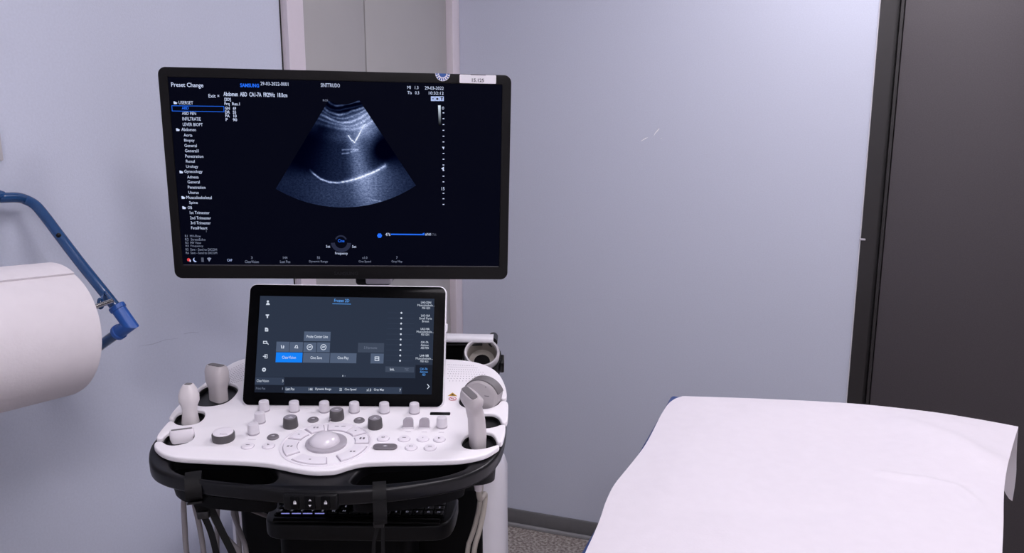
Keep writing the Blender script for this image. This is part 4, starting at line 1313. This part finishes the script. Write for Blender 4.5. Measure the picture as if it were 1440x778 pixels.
# ------------------------------------------------------------------ paper roll on the left wall
RR = .0875
rd = V((sin(rad(26)), cos(rad(26)), -.055)).normalized()     # roll sags a little toward its far end
E1 = at_d(83, 464, .98)                            # centre of the far end
E0 = E1 - rd * .50
ux = rd.cross(V((0, 0, 1))).normalized(); uz = ux.cross(rd).normalized()
ROLL = thing('paper_roll', 'thick roll of white couch paper hanging on the blue wall frame', 'paper roll', E0)
prof = []
NS = 64
rings = []
for s_, r_ in ((0, .025), (0, RR * .97), (.004, RR), (.496, RR), (.5, RR * .985), (.5, .025)):
    rings.append([E0 + rd * s_ + (ux * cos(2 * pi * k / NS) + uz * sin(2 * pi * k / NS)) * r_ * (1 + .004 * sin(2 * pi * k / NS * 3)) for k in range(NS)])
rings.append(rings[0])
add('paper', MB().loft(rings, False).mesh('paper', 40), M_paper, ROLL)
# loose outer turn with its cut edge along the top
ls = []
a0, a1_ = 62, 255
for s_ in (.0, .497):
    pts = []
    for k in range(61):
        a = rad(a0 + (a1_ - a0) * k / 60); rr_ = RR + .0012 + .0016 * (1 - k / 60)
        pts.append(E0 + rd * s_ + (ux * cos(a) + uz * sin(a)) * rr_)
    for k in range(60, -1, -1):
        a = rad(a0 + (a1_ - a0) * k / 60); rr_ = RR + .0004
        pts.append(E0 + rd * s_ + (ux * cos(a) + uz * sin(a)) * rr_)
    ls.append(pts)
add('outer_turn', MB().loft(ls).mesh('outer_turn', 50), M_paper, ROLL)
rings = []
for s_, r_ in ((.0, .0255), (.0, .022), (.5, .022), (.5, .0255)):
    rings.append([E0 + rd * s_ + (ux * cos(2 * pi * k / 32) + uz * sin(2 * pi * k / 32)) * r_ for k in range(32)])
add('core', MB().loft(rings, False).mesh('core', 40), M_core, ROLL)

EL = at_d(180, 458, 1.095)                          # elbow apex
# rod rests in the top of the core
RD1 = at_d(157, 423.5, 1.062)
RD0 = E1 + uz * .014
rod_dir = (RD0 - RD1).normalized()
yw = lambda p: (RMI @ p)
top_w = at_plane(42, 277, K + r_dir * .03, r_dir)   # upper bend close to the wall
top_l = at_plane(-60, 276.5, K + r_dir * .03, r_dir)
arm_in = at_d(168, 437, 1.092)
HOLD = thing('paper_roll_holder', 'blue steel tube frame on the left wall carrying the paper roll', 'roll holder', (RM @ V((.0, (RMI @ EL).y, EL.z - .1))))
bend = [top_l, at_plane(0, 278, K + r_dir * .03, r_dir), at_plane(24, 278, K + r_dir * .03, r_dir), at_d(36, 281, 1.098), at_d(49.5, 288.5, 1.10), at_d(63, 304, 1.10), at_d(83.3, 331, 1.097), at_d(112.6, 369.4, 1.095), at_d(139.6, 403, 1.092), at_d(164.4, 434, 1.092)]
far_l = top_l + l_dir * (-.52)
full = [far_l] + bend
add('tube', MB().tube(crom([tuple(p) for p in full], 8), .0076, 16).mesh('tube', 60), M_tube, HOLD)
low_in = at_d(182, 456.5, 1.095)
low_w = at_d(130, 494, 1.135)
low_dir = (low_w - low_in).normalized()
# lower tube runs back down to the wall
k_ = ((RMI @ low_in).x - .0) / -((RMI.to_3x3() @ low_dir).x) if (RMI.to_3x3() @ low_dir).x < 0 else .2
low_end = low_in + low_dir * (min(k_, .3) - .011)
add('tube', MB().tube([low_in, low_in.lerp(low_end, .5), low_end], .0076, 16).mesh('tube', 60), M_tube, HOLD)
add('wall_plate', MB().lathe([(.02, 0), (.02, .004), (.014, .006)], 24, Mx.Translation(RM @ V((0, (RMI @ low_end).y, low_end.z))) @ r_dir.to_track_quat('Z', 'Y').to_matrix().to_4x4()).mesh('wall_plate', 40), M_tube, HOLD)
for p in (top_l - l_dir * .16, far_l + l_dir * .05):
    q0 = RMI @ p
    add('wall_clip', rbox('wall_clip', (.024, .022, .022), .004, 2, (.0125, q0.y, q0.z)), M_elbow, HOLD, RM)
# second side of the frame, out of view to the left
sh = -l_dir * .62
add('tube', MB().tube(crom([tuple(p) for p in [far_l, at_d(66, 294, 1.103) + sh, at_d(120, 369, 1.095) + sh, EL + sh]], 8), .0076, 16).mesh('tube', 60), M_tube, HOLD)
add('tube', MB().tube([EL + sh, low_end + sh], .0076, 16).mesh('tube', 60), M_tube, HOLD)
# mitred elbow fitting
ua = (arm_in - EL).normalized(); ub = low_dir
corner = at_d(193.5, 461, 1.098)


def sleeve(c, d, L, r):
    n = 20; rings = []
    a = d.orthogonal().normalized(); b = d.cross(a)
    for s_, rr_ in ((0.0, r), (L - .0065, r), (L - .006, r * 1.14), (L - .001, r * 1.14), (L, r * 1.05)):
        rings.append([c + d * s_ + (a * cos(2 * pi * k / n) + b * sin(2 * pi * k / n)) * rr_ for k in range(n)])
    return rings


e1c = corner; d_a = (arm_in + (top_w - arm_in) * .0 - corner).normalized()
d_a = (at_d(158, 421, 1.092) - at_d(182, 455, 1.095)).normalized()
d_b = low_dir
cA = at_d(182, 456.5, 1.095)
eb = MB()
n = 20; r_e = .0102
mit = (d_a - d_b).normalized() if True else None
pn = d_a.cross(d_b).normalized()
bis = (d_a + d_b).normalized()


def mitre(d, L):
    a = pn; b = d.cross(a).normalized(); out = []
    ring0 = []
    for k in range(n):
        o_ = (a * cos(2 * pi * k / n) + b * sin(2 * pi * k / n)) * r_e
        # slide back along d to the mitre plane through cA with normal (d_a - d_b)
        tpar = -o_.dot(mit) / d.dot(mit)
        ring0.append(cA + o_ + d * tpar)
    out.append(ring0)
    for s_, rr_ in ((L - .0075, 1), (L - .007, 1.16), (L - .0012, 1.16), (L, 1.04)):
        out.append([cA + d * s_ + (a * cos(2 * pi * k / n) + b * sin(2 * pi * k / n)) * r_e * rr_ for k in range(n)])
    return out


eb.loft(mitre(d_a, .034), True); eb.loft(mitre(d_b, .031), True)
add('elbow_fitting', eb.mesh('elbow_fitting', 45), M_elbow, HOLD)
add('rod', MB().tube([RD1, RD0, RD0 - rd * .55], .0035, 14).mesh('rod', 60), M_steel, HOLD)
hk = crom([at_d(146, 413, 1.085), at_d(143.5, 420, 1.06), at_d(144.5, 430, 1.052), at_d(141, 433.5, 1.05), at_d(138.6, 428, 1.05), at_d(139.5, 421, 1.05), at_d(143, 421.5, 1.05)], 6)
add('rod_hook', MB().tube(hk, .0020, 10).mesh('rod_hook', 60), M_tube, HOLD)
hk2 = crom([at_d(148, 411, 1.085), at_d(153, 418, 1.07), at_d(158, 425, 1.066), at_d(156, 429, 1.07)], 6)
add('rod_clip', MB().tube(hk2, .0024, 10).mesh('rod_clip', 60), M_tube, HOLD)
add('rivet', MB().lathe([(.0035, 0), (.0035, .002), (.002, .003)], 12, Mx.Translation(at_d(82.5, 331, 1.0905)) @ (-ray(82, 331)).to_track_quat('Z', 'Y').to_matrix().to_4x4()).mesh('rivet', 40), M_black, HOLD)
# small white thing at the very edge: a switch on the wall
sw = at_plane(-44, 200, K, r_dir)
swt = thing('wall_switch', 'small pale wall switch at the left edge above the roll', 'switch', sw)
add('plate', rbox('plate', (.012, .08, .055), .003, 2, (.006, 0, 0)), M_cuprim, swt, Mx.Translation(sw) @ RM.to_3x3().to_4x4())
add('rocker', rbox('rocker', (.006, .05, .03), .002, 2, (.014, 0, -.002)), M_rim, swt, Mx.Translation(sw) @ RM.to_3x3().to_4x4())

# ------------------------------------------------------------------ exam couch and its paper
CZ = .88
cl = at_z(943.5, 555.6, CZ - .006)
c_n = at_z(815, 778, CZ - .006)
CAng = atan2(cl.x - c_n.x, cl.y - c_n.y)
cu_ = V((sin(CAng), cos(CAng), 0)); cr_ = V((cos(CAng), -sin(CAng), 0))
CW, CL = .50, 1.30
cm0 = cl + cr_ * (CW / 2) - cu_ * (CL / 2)
CMt = frame(V((cm0.x, cm0.y, 0)), cr_, cu_, V((0, 0, 1)))
COUCH = thing('exam_couch', 'blue padded exam couch under the white paper sheet', 'exam couch', V((cm0.x, cm0.y, 0)))
add('mattress', rbox('mattress', (CW, CL, .075), .008, 4, (0, 0, CZ - .006 - .0375)), M_couch, COUCH, CMt)
add('frame', MB().box((0, CL / 2 - .06, CZ - .105), (CW - .06, .05, .045)).box((0, -CL / 2 + .06, CZ - .105), (CW - .06, .05, .045)).box((-CW / 2 + .07, 0, CZ - .105), (.05, CL - .1, .045)).box((CW / 2 - .07, 0, CZ - .105), (.05, CL - .1, .045)).mesh('frame'), M_couchm, COUCH, CMt)
for sx in (-1, 1):
    for sy in (-1, 1):
        lg = MB().tube([(sx * (CW / 2 - .08), sy * (CL / 2 - .1), 0.0), (sx * (CW / 2 - .08), sy * (CL / 2 - .1), CZ - .12)], .02, 14)
        add('leg', lg.mesh('leg', 40), M_couchm, COUCH, CMt)
add('cross_bar', MB().tube([(-(CW / 2 - .08), 0, .25), (CW / 2 - .08, 0, .25)], .015, 12).tube([(-(CW / 2 - .08), -CL / 2 + .1, .25), (-(CW / 2 - .08), CL / 2 - .1, .25)], .015, 12).tube([((CW / 2 - .08), -CL / 2 + .1, .25), ((CW / 2 - .08), CL / 2 - .1, .25)], .015, 12).mesh('cross_bar', 40), M_couchm, COUCH, CMt)

SZ = CZ + .002
LEFT = [(815, 800), (823, 778), (835, 752), (845, 727), (852, 706), (864, 682), (884, 657), (905, 630), (918, 607), (929.5, 584), (939.5, 569), (949, 561.5), (960, 557.5)]
RIGHT = [(1410, 800), (1409.5, 778), (1411, 740), (1411.5, 700), (1414, 672), (1418, 652), (1424, 628), (1432, 600.5)]


def poly_at(P, t):
    x = t * (len(P) - 1); i = min(int(x), len(P) - 2); return P[i].lerp(P[i + 1], x - i)


def resamp(P, n):
    d = [0]
    for i in range(1, len(P)): d.append(d[-1] + (P[i] - P[i - 1]).length)
    out = []
    for k in range(n):
        s = d[-1] * k / (n - 1); i = 0
        while i < len(P) - 2 and d[i + 1] < s: i += 1
        out.append(P[i].lerp(P[i + 1], (s - d[i]) / max(d[i + 1] - d[i], 1e-9)))
    return out


NA, NB = 110, 110
Lp = resamp(crom([at_z(u, v, SZ) for u, v in LEFT], 4), NA)
Rp = resamp(crom([at_z(u, v, SZ) for u, v in RIGHT], 4), NA)
# near continuation under the camera frame
nearL = [Lp[0] - cu_ * (.05 * k) for k in range(12, 0, -1)]; nearR = [Rp[0] - cu_ * (.05 * k) for k in range(12, 0, -1)]
LP_, RP_ = nearL + Lp, nearR + Rp
far_px = [(960, 557.5), (1080, 561.5), (1200, 568), (1300, 578.5), (1375, 590), (1432, 600.5)]
FARC = resamp(crom([at_z(u, v, SZ) for u, v in far_px], 6), NB)
CRE = [tuple(at_z(u, v, SZ)[:2]) for u, v in ((1240, 672), (1300, 678), (1345, 690), (1378, 712), (1396, 745))]
CRE2 = [tuple(at_z(u, v, SZ)[:2]) for u, v in ((960, 720), (1080, 728), (1180, 722))]
CRE3 = [tuple(at_z(u, v, SZ)[:2]) for u, v in ((1270, 600), (1330, 622), (1390, 650))]
rows = []
nr = len(LP_)
for i in range(nr):
    row = []
    for j in range(NB):
        s = j / (NB - 1)
        p = LP_[i].lerp(RP_[i], s)
        chord = Lp[-1].lerp(Rp[-1], s)
        w = sst(nr - 34, nr - 1, i)
        p = p + (FARC[j] - chord) * w
        lx = (p - cl).dot(cr_)
        h = .0045 * NZ.noise(V((p.x * 5, p.y * 4, 1))) + .0028 * NZ.noise(V((p.x * 11, p.y * 6, 7))) + .0012 * abs(NZ.noise(V((p.x * 17, p.y * 13, 3)))) + .004
        e_ = min(1, (nr - 1 - i) / 10)
        h = h * e_ * min(1, s * 8, (1 - s) * 8) + .0005
        # soft puckers near the far right corner
        h += .006 * g(poly_d((p.x, p.y), CRE), .011) * min(1, (1 - s) * 12) - .003 * g(poly_d((p.x, p.y), CRE2), .03) + .010 * g(poly_d((p.x, p.y), CRE3), .035) * e_
        h += .004 * g(s - .80, .10) * g((i - nr + 28) / 16, 1) - .0035 * g(s - .66, .06) * g((i - nr + 25) / 14, 1)
        h += .0035 * g(s - .16, .14) * g((i - nr + 14) / 6, 1) * sin(s * 22)
        row.append(p + V((0, 0, h)))
    rows.append(row)
# the far end folds over the couch and hangs
nf = 12
for k in range(1, nf + 1):
    a = k / nf
    row = []
    for j in range(NB):
        s = j / (NB - 1)
        L = .035 + .085 * sst(.5, .95, s) + .055 * sst(.94, 1, s)
        d_ = L * a
        out_ = .02 * math.sin(min(1, a * 1.6) * pi / 2) + .012 * g(s - 1, .2) * a
        row.append(rows[nr - 1][j] + cu_ * out_ + cr_ * (.022 * a * (1 - .9 * max(0, a - .6)) * sst(.7, 1, s)) - V((0, 0, d_ - .0 * a)))
    rows.append(row)
mb = MB()
vs = [p for r_ in rows for p in r_]
fs = [(i * NB + j, i * NB + j + 1, (i + 1) * NB + j + 1, (i + 1) * NB + j) for i in range(len(rows) - 1) for j in range(NB - 1)]
b_ = len(vs)
vs2 = [p - V((0, 0, .0004)) for p in vs]
mb.add(vs + vs2, fs + [tuple(reversed([q_ + b_ for q_ in f])) for f in fs])
rim_loop = [j for j in range(NB)] + [i * NB + NB - 1 for i in range(1, len(rows))] + [(len(rows) - 1) * NB + j for j in range(NB - 2, -1, -1)] + [i * NB for i in range(len(rows) - 2, 0, -1)]
mb.f += [(rim_loop[i], rim_loop[(i + 1) % len(rim_loop)], rim_loop[(i + 1) % len(rim_loop)] + b_, rim_loop[i] + b_) for i in range(len(rim_loop))]
sh_o = add('paper_sheet', mb.mesh('paper_sheet', 60), M_sheet)
tag(sh_o, 'wide white paper sheet spread over the blue exam couch', 'paper sheet')
